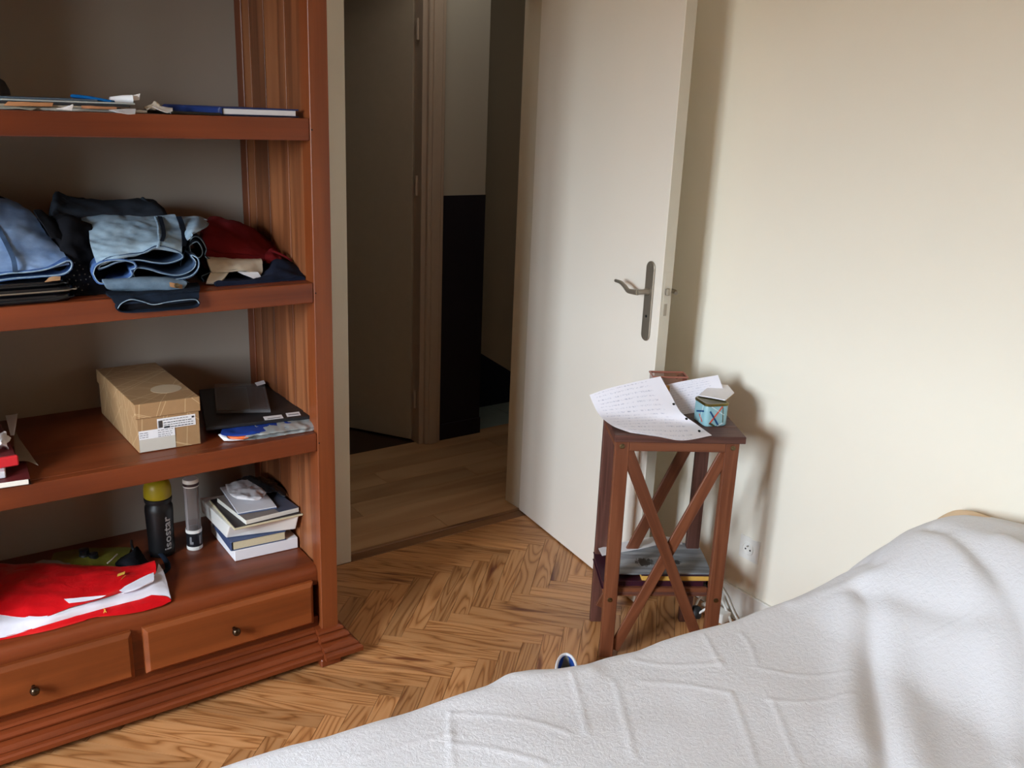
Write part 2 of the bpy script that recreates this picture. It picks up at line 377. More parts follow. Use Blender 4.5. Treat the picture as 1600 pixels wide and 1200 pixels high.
# ------------------------------------------------------------------ floor: herringbone blocks
fl = struct(box('floor', XL, XW, YB, 2.83, -.05, -.0042, M['joint'], None, 0), 'herringbone oak parquet floor')
PL, PW, GAP = .385, .06, .0012
def piece_mesh(name, poly, origin, ang, dz):
    ca, sa = math.cos(-ang), math.sin(-ang)
    loc = [((x - origin[0]) * ca - (y - origin[1]) * sa, (x - origin[0]) * sa + (y - origin[1]) * ca) for x, y in poly]
    n = len(loc); vs = [(x, y, -.004) for x, y in loc] + [(x, y, 0) for x, y in loc]
    fs = [tuple(range(n, 2 * n))] + [(i, (i + 1) % n, n + (i + 1) % n, n + i) for i in range(n)]
    me = bpy.data.meshes.new(name); me.from_pydata(vs, [], fs); return me
def clip(poly, axis, val, keep_less):
    out = []
    for i in range(len(poly)):
        a, b_ = poly[i], poly[(i + 1) % len(poly)]
        ia = (a[axis] < val) == keep_less; ib = (b_[axis] < val) == keep_less
        if ia: out.append(a)
        if ia != ib:
            t = (val - a[axis]) / (b_[axis] - a[axis]); out.append((a[0] + t * (b_[0] - a[0]), a[1] + t * (b_[1] - a[1])))
    return out
s2 = math.sqrt(.5); X0, Y0 = 1.247, 2.26
XMAX, YMAX = XW - .013, 2.797
full = None; rest_v, rest_f = [], []; npiece = 0
for col in range(-3, 9):
    for k in range(-45, 25):
        for typ in (0, 1):
            if typ == 0: a0, a1, b0, b1 = k * PW, k * PW + PL, k * PW, k * PW + PW
            else: a0, a1, b0, b1 = k * PW, k * PW + PW, k * PW + PW, k * PW + PW + PL
            a0 += col * PL; a1 += col * PL; b0 -= col * PL; b1 -= col * PL
            g = GAP / 2
            q = [(a0 + g, b0 + g), (a1 - g, b0 + g), (a1 - g, b1 - g), (a0 + g, b1 - g)]
            poly = [(X0 + (a + b_) * s2, Y0 + (-a + b_) * s2) for a, b_ in q]
            cx = sum(p[0] for p in poly) / 4; cy = sum(p[1] for p in poly) / 4
            if cx < XL - .3 or cx > XW + .3 or cy < YB - .3 or cy > 3.1: continue
            whole = all(XL + .012 < p[0] < XMAX and YB < p[1] < YMAX for p in poly)
            pc = poly
            if not whole:
                for ax_, v_, kl in ((0, XL + .012, False), (0, XMAX, True), (1, YB, False), (1, YMAX, True)):
                    pc = clip(pc, ax_, v_, kl)
                    if len(pc) < 3: break
                if len(pc) < 3: continue
            ang = -PI / 4 if typ == 0 else PI / 4
            near = cy > 1.15 and cx > .0
            if near:
                if whole:
                    if full is None:
                        full = piece_mesh('parquet_block', [(-PL / 2 + g, -PW / 2 + g), (PL / 2 - g, -PW / 2 + g), (PL / 2 - g, PW / 2 - g), (-PL / 2 + g, PW / 2 - g)], (0, 0), 0, 0)
                        full.materials.append(M['parq'])
                    me = full
                else:
                    me = piece_mesh('parquet_block', pc, (cx, cy), ang, 0); me.materials.append(M['parq'])
                o = bpy.data.objects.new('parquet_block', me); COL.objects.link(o); o.parent = fl
                o.matrix_parent_inverse = fl.matrix_world.inverted()
                o.rotation_euler = (0, 0, ang + (PI if R.random() < .5 and whole else 0))
                o.location = V3((cx, cy, R.uniform(-.0006, .0)))
                npiece += 1
            else:
                n0 = len(rest_v); rest_v += [(x, y, 0) for x, y in pc] + [(x, y, -.004) for x, y in pc]; m_ = len(pc)
                rest_f.append(tuple(range(n0, n0 + m_))); rest_f += [(n0 + i, n0 + m_ + i, n0 + m_ + (i + 1) % m_, n0 + (i + 1) % m_) for i in range(m_)]
bpy.context.view_layer.update()
for ch in fl.children: ch.matrix_parent_inverse = Matrix.Translation(fl.location).inverted()
o = mobj('parquet_blocks', rest_v, rest_f, M['parq'], fl); o['kind'] = 'stuff'; o.matrix_parent_inverse = Matrix.Translation(fl.location).inverted()
o = box('border_strip', 1.334, 2.148, 2.799, 2.846, -.004, .0005, M['thresh'], fl, .001); o.matrix_parent_inverse = Matrix.Translation(fl.location).inverted()
o = box('border_strip', 1.334, 2.148, 2.849, 2.868, -.004, .003, M['thresh'], fl, .002); o.matrix_parent_inverse = Matrix.Translation(fl.location).inverted()

# ------------------------------------------------------------------ hall beyond the doorway
hf = struct(box('floor', XL, 5.2, 2.83, 6.2, -.05, -.003, M['joint'], None, 0), 'hall floor of pale laminate boards beyond the doorway')
hf.name = 'hall_floor'
yy = 2.87; row = 0
while yy < 3.78:
    y1 = min(yy + .13, 3.785); xx = .6 - [0, .5, .25, .8][row % 4]
    while xx < 4.6:
        o = box('laminate_plank', xx, xx + 1.198, yy, y1 - .0015, -.003, 0, M['lam'], hf, .0006)
        o.matrix_parent_inverse = Matrix.Translation(hf.location).inverted(); xx += 1.2
    yy = y1; row += 1
o = box('floor_covering', XL, 2.2, 3.786, 6.1, -.003, -.001, M['darkfloor'], hf, 0); o.matrix_parent_inverse = Matrix.Translation(hf.location).inverted()
for i in range(4):
    o = box('floor_tile', 2.525 + i * .31, 2.525 + i * .31 + .306, 3.786, 4.09, -.003, .0005, M['halltile'], hf, .001)
    o.matrix_parent_inverse = Matrix.Translation(hf.location).inverted()
hw = struct(empty('wall_hall'), 'dim hall wall with a tall dark purple lower half')
box('wall_pier', 2.272, 2.522, 3.749, 4.1, 0, ZC, M['hallwhite'], hw, 0)
o = box('purple_dado', 2.270, 2.5235, 3.745, 4.1, .0, 1.224, M['purple'], hw, .001); o['label'] = 'dark purple lower half of the hall wall'
box('plinth_board', 2.268, 2.527, 3.737, 3.80, 0, .085, M['purple'], hw, .002)
box('wall_panel', XL, 1.30, 3.749, 3.85, 0, ZC, M['hallwall'], hw, 0)
box('wall_panel', 1.30, 2.16, 3.749, 3.85, 2.2, ZC, M['hallwall'], hw, 0)
box('wall_panel', 2.515, 5.2, 4.092, 4.2, 0, ZC, M['hallwall'], hw, 0)
o = prism('navy_dado', [(2.52, 4.088, 0), (2.52, 4.088, .465), (2.765, 4.088, .31), (3.046, 4.088, .132), (3.20, 4.088, .035), (3.25, 4.088, 0)], (0, .01, 0), M['navyp'], hw)
o['label'] = 'dark navy painted slope at the foot of the wall'
box('wall_panel', 4.6, 4.7, 2.83, 4.2, 0, ZC, M['hallwall'], hw, 0)
box('wall_panel', XL - .1, XL, 2.83, 6.2, 0, ZC, M['hallwall'], hw, 0)
box('wall_panel', XL, 2.27, 6.1, 6.2, 0, ZC, M['hallwall'], hw, 0)
box('wall_panel', 2.272, 2.35, 3.86, 6.2, 0, ZC, M['hallwall'], hw, 0)
box('wall_panel', XW + .12, 4.7, 2.83, 2.95, 0, ZC, M['hallwall'], hw, 0)
struct(box('ceiling_hall', XL, 4.7, 2.95, 6.2, ZC, ZC + .1, M['hallwall'], None, 0))
tr2 = struct(empty('trim_2'), 'dull pink-grey frame of the hall door')
box('casing', 2.186, 2.272, 3.722, 3.76, 0, 2.2, M['hallframe'], tr2, .004)
box('casing_bead', 2.204, 2.252, 3.714, 3.724, 0, 2.2, M['hallframe'], tr2, .003)
box('jamb', 2.162, 2.19, 3.742, 3.86, 0, 2.2, M['hallframe'], tr2, .002)
# ajar hall door
dh = struct(empty('door_2', (2.15, 3.83, 0)), 'dim hall door standing ajar left of its frame')
hd = V3((-.52, .854, 0)); hn = V3((.854, .52, 0))
obox('door_leaf', V3((2.147, 3.80, .012)), hd * .80, hn * .04, V3((0, 0, 2.18)), M['halldoor'], dh, .002)
for z in (.23, 1.27, 1.95):
    lathe('hinge', [(.007, 0), (.007, .09), (0, .09)], M['hallframe'], (2.155, 3.775, z - .045), dh, 10)
finish(dh)

# ------------------------------------------------------------------ the open bedroom door
du = V3((-.1254, -.992, 0)).normalized(); dn = V3((du.y * -1, du.x, 0)); dn = V3((.992, -.1254, 0)).normalized()
DH = V3((2.134, 2.845, .006))
dr = struct(empty('door_1', DH), 'tall cream flush door swung open into the bedroom')
obox('door_leaf', DH, du * .836, dn * .040, V3((0, 0, 2.04)), M['door'], dr, .0015)
def dp(s, off, z): return DH + du * s - dn * off + V3((0, 0, z - .006))
def dedge(name, t0, t1, z0, z1, mat, th=.0012):
    a = DH + du * .8362 + dn * t0 + V3((0, 0, z0 - .006))
    return obox(name, a, dn * (t1 - t0), du * th, V3((0, 0, z1 - z0)), mat, dr, .0004)
dedge('edge_band', .0005, .0395, .02, 2.03, M['dooredge'], .0006)
# steel lock plate with lever
def oval(w_, h_, n=14):
    r = w_ / 2; pts = []
    for k in range(n + 1): a = PI * k / n; pts.append((r * math.cos(a), h_ / 2 - r + r * math.sin(a)))
    for k in range(n + 1): a = PI + PI * k / n; pts.append((r * math.cos(a), -h_ / 2 + r + r * math.sin(a)))
    return pts
pc0 = dp(.777, 0, 1.058)
o = prism('handle_plate', [pc0 + du * x + V3((0, 0, z)) for x, z in oval(.043, .258)], -dn * .006, M['steel'], dr, bevel=.002); o['label'] = 'long rounded brushed steel handle plate'
lathe('handle_rose', [(.011, 0), (.011, .012), (.008, .016), (.008, .045), (0, .045)], M['steel'], dp(.777, .005, 1.090), dr, 24, -dn)
tube('lever', [dp(.779, .048, 1.090), dp(.755, .052, 1.088), dp(.735, .054, 1.088), dp(.715, .054, 1.098), dp(.690, .053, 1.106), dp(.660, .053, 1.107)],
     lambda t: .0095 * (1 - .45 * t), M['steel'], dr, 12, 30, 1.0)
for z in (.942, 1.172): lathe('screw', [(.004, 0), (.004, .0015), (0, .0018)], M['steel'], dp(.777, .006, z), dr, 12, -dn)
lathe('keyhole', [(.0045, 0), (.0045, .0008), (0, .0008)], M['hole'], dp(.777, .006, 1.01), dr, 12, -dn)
dedge('latch_plate', .009, .031, 1.02, 1.16, M['dooredge'], .0016)
o = obox('latch_bolt', DH + du * .837 + dn * .014 + V3((0, 0, 1.082)), dn * .013, du * .010, V3((0, 0, .022)), M['steel'], dr, .002)
dedge('lock_slot', .014, .026, 1.022, 1.06, M['steel'], .0022)
lathe('handle_rose', [(.010, 0), (.010, .04), (0, .04)], M['steel'], DH + du * .777 + dn * .040 + V3((0, 0, 1.084)), dr, 16, dn)
tube('lever', [DH + du * .779 + dn * .078 + V3((0, 0, 1.084)), DH + du * .80 + dn * .082 + V3((0, 0, 1.083)), DH + du * .81 + dn * .080 + V3((0, 0, 1.080))], .007, M['steel'], dr, 10, 12)
for z, s_ in ((1.28, .004), (.66, .003)): dedge('edge_mark', .017, .021, z, z + .012, M['dooredge'], .001)
finish(dr)

# ------------------------------------------------------------------ bookcase
YF = 2.29; XI, XO = .993, 1.045; XLI = -.06; XLO = -.112
bc = tag(empty('bookcase', (.47, 2.55, 0)), 'tall orange-brown wooden bookcase with open shelves and two drawers', 'bookcase')
for nm, x0, x1 in (('post', XI, XO), ('post', XLO, XLI)):
    box(nm, x0, x1, YF, YF + .055, .03, 2.09, M['casev'], bc, .0012)
    box(nm, x0, x1, 2.765, 2.818, .03, 2.09, M['casev'], bc, .002)
ys = [2.345, 2.40, 2.452, 2.53, 2.60, 2.655, 2.71, 2.765]
for i in range(len(ys) - 1):
    box('side_plank', XI + .004 + (.002 if i % 2 else 0), XO - .008, ys[i] + .0006, ys[i + 1] - .0006, .06, 2.09, M['plank'], bc, .0007)
    box('side_plank', XLO + .008, XLI - .004, ys[i] + .0006, ys[i + 1] - .0006, .06, 2.09, M['plank'], bc, .0007)
box('plank_light_block', XO - .0075, XO - .0005, 2.346, 2.764, .06, 2.09, M['plank'], bc, 0); box('plank_light_block', XLO + .0005, XLO + .0075, 2.346, 2.764, .06, 2.09, M['plank'], bc, 0)  # backing added to block light leaking between the planks
S1, S2, S3, S4 = 1.585, 1.158, .727, .300
for z in (S1, S2, S3, 2.045):
    box('shelf_front', XLI + .001, XI - .001, YF + .003, YF + .03, z - .055, z, M['case'], bc, .003, 2)
    box('shelf', XLI + .001, XI - .001, YF + .0305, 2.816, z - .03, z - .0004, M['case'], bc, .001)
# bottom board: rounded nose over the drawers
prof = [(2.816, S4), (2.36, S4), (2.336, S4 - .002), (2.323, S4 - .008), (2.317, S4 - .018), (2.315, S4 - .032), (2.315, S4 - .062), (2.335, S4 - .062), (2.335, S4 - .03), (2.816, S4 - .03)]
o = prism('bottom_shelf', [(XLI + .001, y, z) for y, z in prof], (XI - XLI - .002, 0, 0), M['case'], bc, 0, True); recenter(o)
box('drawer_rail', XLI + .001, XI - .001, 2.3155, 2.335, .085, .130, M['case'], bc, .001)
box('drawer_divider', .455, .489, 2.316, 2.336, .128, .240, M['case'], bc, .001)
box('back_panel', XLI, XI, 2.80, 2.817, .06, .27, M['plank'], bc, 0)
for k, (x0, x1, kx) in enumerate(((-.036, .456, .2125), (.4845, .972, .7260))):
    y0, y1 = 2.3145, 2.292; z0, z1 = .118, .258; e_ = .011
    vs = [(x0, y0, z0), (x1, y0, z0), (x1, y0, z1), (x0, y0, z1), (x0, y0 - .012, z0), (x1, y0 - .012, z0), (x1, y0 - .012, z1), (x0, y0 - .012, z1),
          (x0 + e_, y1, z0 + e_), (x1 - e_, y1, z0 + e_), (x1 - e_, y1, z1 - e_), (x0 + e_, y1, z1 - e_)]
    fs = [(3, 2, 1, 0), (8, 9, 10, 11)] + [(i, (i + 1) % 4, 4 + (i + 1) % 4, 4 + i) for i in range(4)] + [(4 + i, 4 + (i + 1) % 4, 8 + (i + 1) % 4, 8 + i) for i in range(4)]
    d_ = recenter(mobj('drawer', vs, fs, M['drawer'], bc, bevel=.0008))
    kb = lathe('knob', [(.005, 0), (.005, .010), (.0095, .015), (.0118, .021), (.0105, .028), (.006, .032), (0, .033)], M['bronze'], (kx, 2.2915, .186), None, 24, (0, -1, 0))
    kb.parent = d_; kb.matrix_parent_inverse = Matrix.Translation(d_.location).inverted()
    kb['label'] = 'small round bronze knob'
def plinth(name, x0, x1, dy, xr=0.0, zt=.097):
    """moulded base: each step comes further forward (and to the right for the post's own base)"""
    pr = [(2.314, zt), (2.302, zt - .003), (2.299, zt - .010), (2.304, zt - .0125), (2.304, zt - .0150), (2.288, zt - .018), (2.283, zt - .026), (2.284, zt - .031), (2.290, zt - .0335), (2.290, zt - .0365), (2.270, zt - .040), (2.261, zt - .046), (2.259, zt - .050), (2.265, zt - .052), (2.251, zt - .055), (2.246, zt - .060), (2.247, .024)]
    vs, fs = [], []
    for y, z in pr:
        out = 2.314 - y
        vs += [(x0, y + dy, z), (x1 + (out * xr), y + dy, z), (x1 + (out * xr), 2.80, z), (x0, 2.80, z)]
    n = len(pr)
    for i in range(n - 1):
        for k in range(4): fs.append((i * 4 + k, i * 4 + (k + 1) % 4, (i + 1) * 4 + (k + 1) % 4, (i + 1) * 4 + k))
    fs.append((0, 1, 2, 3)); fs.append(tuple((n - 1) * 4 + k for k in range(4)))
    return recenter(mobj(name, vs, fs, M['case'], bc))
plinth('plinth', XLI, XI - .018, -.003)
plinth('post_base', XI - .017, XO + .002, -.022, .75)
plinth('post_base', XLO, XLI, -.022, 0)
for x0 in (.965, -.11):
    box('foot', x0, x0 + .065, 2.236, 2.30, 0, .026, M['case'], bc, .003)
    box('foot', x0, x0 + .065, 2.73, 2.79, 0, .026, M['case'], bc, .003)
for z in (S1 - .028, S2 - .028, S3 - .03):
    lathe('nail_hole', [(.0022, 0), (.0022, .0008), (0, .0008)], M['hole'], (XI + .004, YF - .0001, z), bc, 8, (0, -1, 0))
finish(bc)

# ------------------------------------------------------------------ wooden stand
FL = V3((1.715, 1.833, 0)); EX = V3((.848, -.531, 0)).normalized(); EY = V3((.531, .848, 0)).normalized(); EZ = V3((0, 0, 1))
def tp(s, t, z): return FL + EX * s + EY * t + EZ * z
SW, SD = .366, .232
st = tag(empty('plant_stand', tp(SW / 2, SD / 2, 0)), 'narrow red-brown wooden stand with crossed side bars between bed and door', 'stand')
def bar(name, s0, s1, t0, t1, z0, z1, mat, lab=None):
    o = obox(name, tp(s0, t0, z0), EX * (s1 - s0), EY * (t1 - t0), EZ * (z1 - z0), mat, st, .0018, 1)
    if lab: o['label'] = lab
    return o
LW, LT = .041, .024
bar('leg', 0, LW, 0, LT, 0, .72, M['stand']); bar('leg', SW - LW, SW, 0, LT, 0, .72, M['stand'])
bar('leg', 0, LW, SD - LT, SD, 0, .72, M['standd'], 'darker wooden leg'); bar('leg', SW - LW - .024, SW - .024, SD - LT, SD, 0, .72, M['standd'])
def railx(s0, s1, t0, t1, z0, z1, mat=None, nm='rail'):
    """rail along EX, grain along its length"""
    o = obox(nm, tp(s0, t0, z0), EZ * (z1 - z0), EY * (t1 - t0), EX * (s1 - s0), mat or M['stand'], st, .0015); return o
def raily(s0, s1, t0, t1, z0, z1, mat=None, nm='rail'):
    o = obox(nm, tp(s0, t0, z0), EZ * (z1 - z0), EX * (s1 - s0), EY * (t1 - t0), mat or M['stand'], st, .0015); return o
railx(LW, SW - LW, -.0005, .021, .690, .7195); railx(LW, SW - LW, SD - .021, SD - .001, .690, .7195)
railx(LW, SW - LW, .0232, .038, .203, .231); railx(LW, SW - LW, SD - .018, SD - .002, .203, .231)
raily(.003, .021, LT, SD - LT, .690, .7195); raily(SW - .030, SW - .012, LT, SD - LT, .690, .7195)
raily(.003, .018, LT, SD - LT, .203, .231); raily(SW - .030, SW - .014, LT, SD - LT, .203, .231)
for i in range(4):
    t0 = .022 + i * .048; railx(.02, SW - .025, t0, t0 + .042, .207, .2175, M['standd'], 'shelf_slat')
# top boards
for i in range(3):
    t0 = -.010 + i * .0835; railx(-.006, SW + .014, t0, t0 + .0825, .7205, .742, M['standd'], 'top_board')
def cross(p0, p1, t0, t1, w_=.036):
    (s0, z0), (s1, z1) = p0, p1; d_ = V3((s1 - s0, 0, z1 - z0)); L_ = d_.length; d_.normalize()
    D_ = EX * d_.x + EZ * d_.z; Wd = D_.cross(EY).normalized()
    if Wd.length == 0: Wd = EX
    a = tp(s0, t0, z0) - Wd * w_ / 2
    return obox('cross_bar', a, Wd * w_, EY * (t1 - t0), D_ * L_, M['stand'], st, .0015)
cross((.034, .698), (.318, .035), .0015, .0115, .034); cross((.333, .690), (.045, .020), .0120, .0225, .034)
cross((.290, .690), (.030, .060), SD - .0355, SD - .0235); cross((.040, .690), (.322, .050), SD - .0228, SD - .0115)
for s_, z_ in ((.019, .705), (SW - .019, .704), (.018, .203), (SW - .018, .203)):
    sc_ = lathe('screw', [(.0075, 0), (.0075, .0014), (.0055, .0022), (.0018, .0018), (0, .0008)], M['brass'], tp(s_, -.0002, z_), st, 16, -EY)
finish(st)

# things on the stand's lower shelf
M['maroon'] = plain('maroon_cover', '#3a1524', .45); M['mag'] = None
m, nt_, b_ = newmat('grey_magazine_photo')
tc_ = N(nt_, 'ShaderNodeTexCoord')
def rotmap(cx, cy, cz, sx_, sy_, sz_):
    a_ = N(nt_, 'ShaderNodeMapping'); a_.inputs['Location'].default_value = (-cx, -cy, -cz); nt_.links.new(tc_.outputs['Object'], a_.inputs[0])
    b2_ = N(nt_, 'ShaderNodeMapping'); b2_.inputs['Rotation'].default_value = (0, 0, math.radians(32)); nt_.links.new(a_.outputs[0], b2_.inputs[0])
    c_ = N(nt_, 'ShaderNodeMapping'); c_.inputs['Scale'].default_value = (sx_, sy_, sz_); nt_.links.new(b2_.outputs[0], c_.inputs[0]); return c_.outputs[0]
f_ = noise_n(nt_, rotmap(0, 0, 0, 5, 45, 5), 1.0, 4, .6)
cc_ = ramp(nt_, f_, [(.3, '#5c5f63'), (.5, '#7f8388'), (.72, '#a9adb1')])
def figure(cx, cy, w_, d_, sc_, thr):
    g_ = N(nt_, 'ShaderNodeTexGradient', gradient_type='SPHERICAL'); nt_.links.new(rotmap(cx, cy, .272, 1 / w_, 1 / d_, 0), g_.inputs[0])
    n_ = noise_n(nt_, rotmap(0, 0, 0, sc_ * 1.4, sc_ * .6, 5), 1.0, 3, .65, 1.5)
    p_ = N(nt_, 'ShaderNodeMath', operation='MULTIPLY'); nt_.links.new(g_.outputs['Fac'], p_.inputs[0]); nt_.links.new(n_, p_.inputs[1])
    q_ = N(nt_, 'ShaderNodeMapRange'); q_.inputs['From Min'].default_value = thr; q_.inputs['From Max'].default_value = thr + .08; nt_.links.new(p_.outputs[0], q_.inputs['Value']); return q_.outputs[0]
cc_ = mixrgb(nt_, figure(1.895, 1.853, .062, .055, 55, .24), cc_, lin('#33312e'))
cc_ = mixrgb(nt_, figure(1.985, 1.80, .028, .03, 60, .22), cc_, lin('#2c2c2e'))
nt_.links.new(cc_, b_.inputs['Base Color']); b_.inputs['Roughness'].default_value = .5; M['mag'] = m
def lslab(name, s0, s1, t0, t1, z0, z1, mat, parent, rot=0.0, bevel=.001):
    c_ = tp((s0 + s1) / 2, (t0 + t1) / 2, (z0 + z1) / 2); a = math.atan2(EX.y, EX.x) + rot
    w2, d2, h2 = (s1 - s0) / 2, (t1 - t0) / 2, (z1 - z0) / 2
    o = mobj(name, [(x, y, z) for x in (-w2, w2) for y in (-d2, d2) for z in (-h2, h2)], BOXF, mat, parent, bevel=bevel)
    o.location = c_; o.rotation_euler = (0, 0, a); return o
g = 'reading matter on the stand shelf'
t_ = tag(empty('book', tp(.18, .12, .226)), 'thick maroon bound book under the magazine on the stand shelf', 'book', g)
lslab('cover', -.004, .325, .030, .225, .2225, .2250, M['maroon'], t_); lslab('cover', -.004, .322, .032, .225, .2475, .2500, M['maroon'], t_)
lslab('pages', .0, .315, .036, .220, .2250, .2475, M['maroon'], t_); finish(t_)
t_ = tag(lslab('paper_sheaf', .03, .30, .028, .21, .2180, .2205, plain('pale_blue_paper', '#b9c6d6', .6), None, .03), 'pale blue papers under the maroon book on the stand shelf', 'papers', g)
t_ = tag(lslab('notebook', .20, .335, .026, .19, .2206, .2224, M['black'], None, -.02), 'thin black notebook under the maroon book on the stand shelf', 'notebook', g)
t_ = tag(empty('book', tp(.22, .12, .266)), 'yellow-edged book lying on the maroon book on the stand', 'book', g)
lslab('cover', .118, .341, .033, .205, .2665, .2680, M['maroon'], t_); lslab('pages', .120, .339, .034, .205, .2505, .2664, plain('yellow_page_edges', '#d9a94e', .7, var=.1, nscale=120), t_); finish(t_)
rows = [[(1.893,1.987,0.2740), (1.978,1.963,0.2740), (2.059,1.925,0.2740), (2.131,1.844,0.2740)],
        [(1.867,1.952,0.2730), (1.952,1.922,0.2730), (2.032,1.874,0.2730), (2.103,1.800,0.2730)],
        [(1.819,1.892,0.2720), (1.896,1.856,0.2720), (1.971,1.801,0.2720), (2.060,1.737,0.2720)],
        [(1.776,1.843,0.2712), (1.844,1.801,0.2712), (1.930,1.749,0.2712), (2.025,1.691,0.2712)]]
mg = tag(sheet('magazine', rows, M['mag'], None, .004, 20, 14, .0012, 20), 'magazine with a grey black-and-white photo lying on the stand shelf', 'magazine', g)
mg2 = sheet('page_margin', [[V3(p) + V3((0, 0, .0006)) for p in r] for r in [[(1.827,1.997,0.2755), (1.905,1.992,0.2755), (1.992,1.978,0.2755), (2.067,1.955,0.2755), (2.108,1.909,0.2755)], [(1.805,1.953,0.2755), (1.868,1.941,0.2755), (1.948,1.924,0.2755), (2.033,1.910,0.2755), (2.088,1.877,0.2755)]]], M['white'], mg, .002, 16, 4)
mg2['label'] = 'white top margin of the magazine page'

# things on the stand's top
m, nt_, b_ = newmat('handwritten_paper')   # blue ink lines on white
v_ = coords(nt_, (1, 1, 1)); tc_ = N(nt_, 'ShaderNodeUVMap'); tc_.uv_map = 'UVMap'
mp_ = N(nt_, 'ShaderNodeMapping'); mp_.inputs['Scale'].default_value = (60, 34, 1); nt_.links.new(tc_.outputs[0], mp_.inputs[0])
n_ = noise_n(nt_, mp_.outputs[0], 1.0, 3, .7, 1.0); sx_ = N(nt_, 'ShaderNodeSeparateXYZ'); nt_.links.new(tc_.outputs[0], sx_.inputs[0])
mu_ = N(nt_, 'ShaderNodeMath', operation='MULTIPLY'); mu_.inputs[1].default_value = 15 * 2 * PI; nt_.links.new(sx_.outputs['Y'], mu_.inputs[0])
si_ = N(nt_, 'ShaderNodeMath', operation='SINE'); nt_.links.new(mu_.outputs[0], si_.inputs[0])
r1_ = N(nt_, 'ShaderNodeMapRange'); r1_.inputs['From Min'].default_value = .25; r1_.inputs['From Max'].default_value = .8; nt_.links.new(si_.outputs[0], r1_.inputs['Value'])
r2_ = N(nt_, 'ShaderNodeMapRange'); r2_.inputs['From Min'].default_value = .5; r2_.inputs['From Max'].default_value = .62; nt_.links.new(n_, r2_.inputs['Value'])
mm_ = N(nt_, 'ShaderNodeMath', operation='MULTIPLY'); nt_.links.new(r1_.outputs[0], mm_.inputs[0]); nt_.links.new(r2_.outputs[0], mm_.inputs[1])
# margins stay blank
xr_ = N(nt_, 'ShaderNodeMapRange'); xr_.inputs['From Min'].default_value = .10; xr_.inputs['From Max'].default_value = .12; nt_.links.new(sx_.outputs['X'], xr_.inputs['Value'])
xs_ = N(nt_, 'ShaderNodeMapRange'); xs_.inputs['From Min'].default_value = .82; xs_.inputs['From Max'].default_value = .78; nt_.links.new(sx_.outputs['X'], xs_.inputs['Value'])
m2_ = N(nt_, 'ShaderNodeMath', operation='MULTIPLY'); nt_.links.new(mm_.outputs[0], m2_.inputs[0]); nt_.links.new(xr_.outputs[0], m2_.inputs[1])
m3_ = N(nt_, 'ShaderNodeMath', operation='MULTIPLY'); nt_.links.new(m2_.outputs[0], m3_.inputs[0]); nt_.links.new(xs_.outputs[0], m3_.inputs[1])
m4_ = N(nt_, 'ShaderNodeMath', operation='MULTIPLY'); m4_.inputs[1].default_value = .55; nt_.links.new(m3_.outputs[0], m4_.inputs[0])
nt_.links.new(mixrgb(nt_, m4_.outputs[0], lin('#e9e7f0'), lin('#5a6590')), b_.inputs['Base Color']); b_.inputs['Roughness'].default_value = .7; M['ink'] = m
def uvgrid(o, nu, nv):
    """UVs for a sheet made of nu x nv cells (front and back share them)"""
    me = o.data; uv = me.uv_layers.new(name='UVMap'); n = (nu + 1) * (nv + 1)
    for l in me.loops:
        k = l.vertex_index % n; uv.data[l.index].uv = ((k % (nu + 1)) / nu, 1 - (k // (nu + 1)) / nv)
    return o
rows = [[(1.775,2.031,0.7961), (1.823,2.002,0.8179), (1.892,1.964,0.8386), (1.965,1.924,0.8574)],
        [(1.769,2.000,0.7710), (1.821,1.961,0.7883), (1.892,1.917,0.8063), (1.959,1.869,0.8158)],
        [(1.760,1.958,0.7519), (1.814,1.913,0.7607), (1.884,1.857,0.7719), (1.945,1.807,0.7788)],
        [(1.734,1.873,0.7520), (1.810,1.837,0.7520), (1.900,1.800,0.7500), (1.972,1.760,0.7480)],
        [(1.754,1.817,0.7445), (1.802,1.753,0.7445), (1.844,1.693,0.7445), (1.949,1.682,0.7445)]]
pa = uvgrid(sheet('handwritten_sheet', rows, M['ink'], None, .0006, 36, 30), 36, 30)
tag(pa, 'large curled sheet of blue handwriting propped on the wooden stand', 'paper')
for px in ((1.960,1.913,0.8324), (1.945,1.840,0.7935), (1.936,1.775,0.7678), (1.934,1.719,0.7473)):
    lathe('punch_hole', [(.0042, 0), (.0042, .0006), (0, .0006)], M['hole'], V3(px) - EY * .003 + V3((0, 0, .002)), pa, 12, (-EY * .6 + EZ * .8))
rows = [[(1.980,1.929,0.8230), (2.023,1.902,0.8366), (2.077,1.868,0.8504), (2.127,1.837,0.8621)],
        [(1.991,1.902,0.7809), (2.031,1.877,0.7923), (2.082,1.845,0.8061), (2.132,1.814,0.8198)],
        [(1.999,1.856,0.7473), (2.032,1.835,0.7543), (2.076,1.808,0.7657), (2.119,1.781,0.7792)]]
tag(uvgrid(sheet('notes_sheet', rows, M['ink'], None, .0006, 24, 16), 24, 16), 'white sheet of notes leaning behind the blue tin on the stand', 'paper')
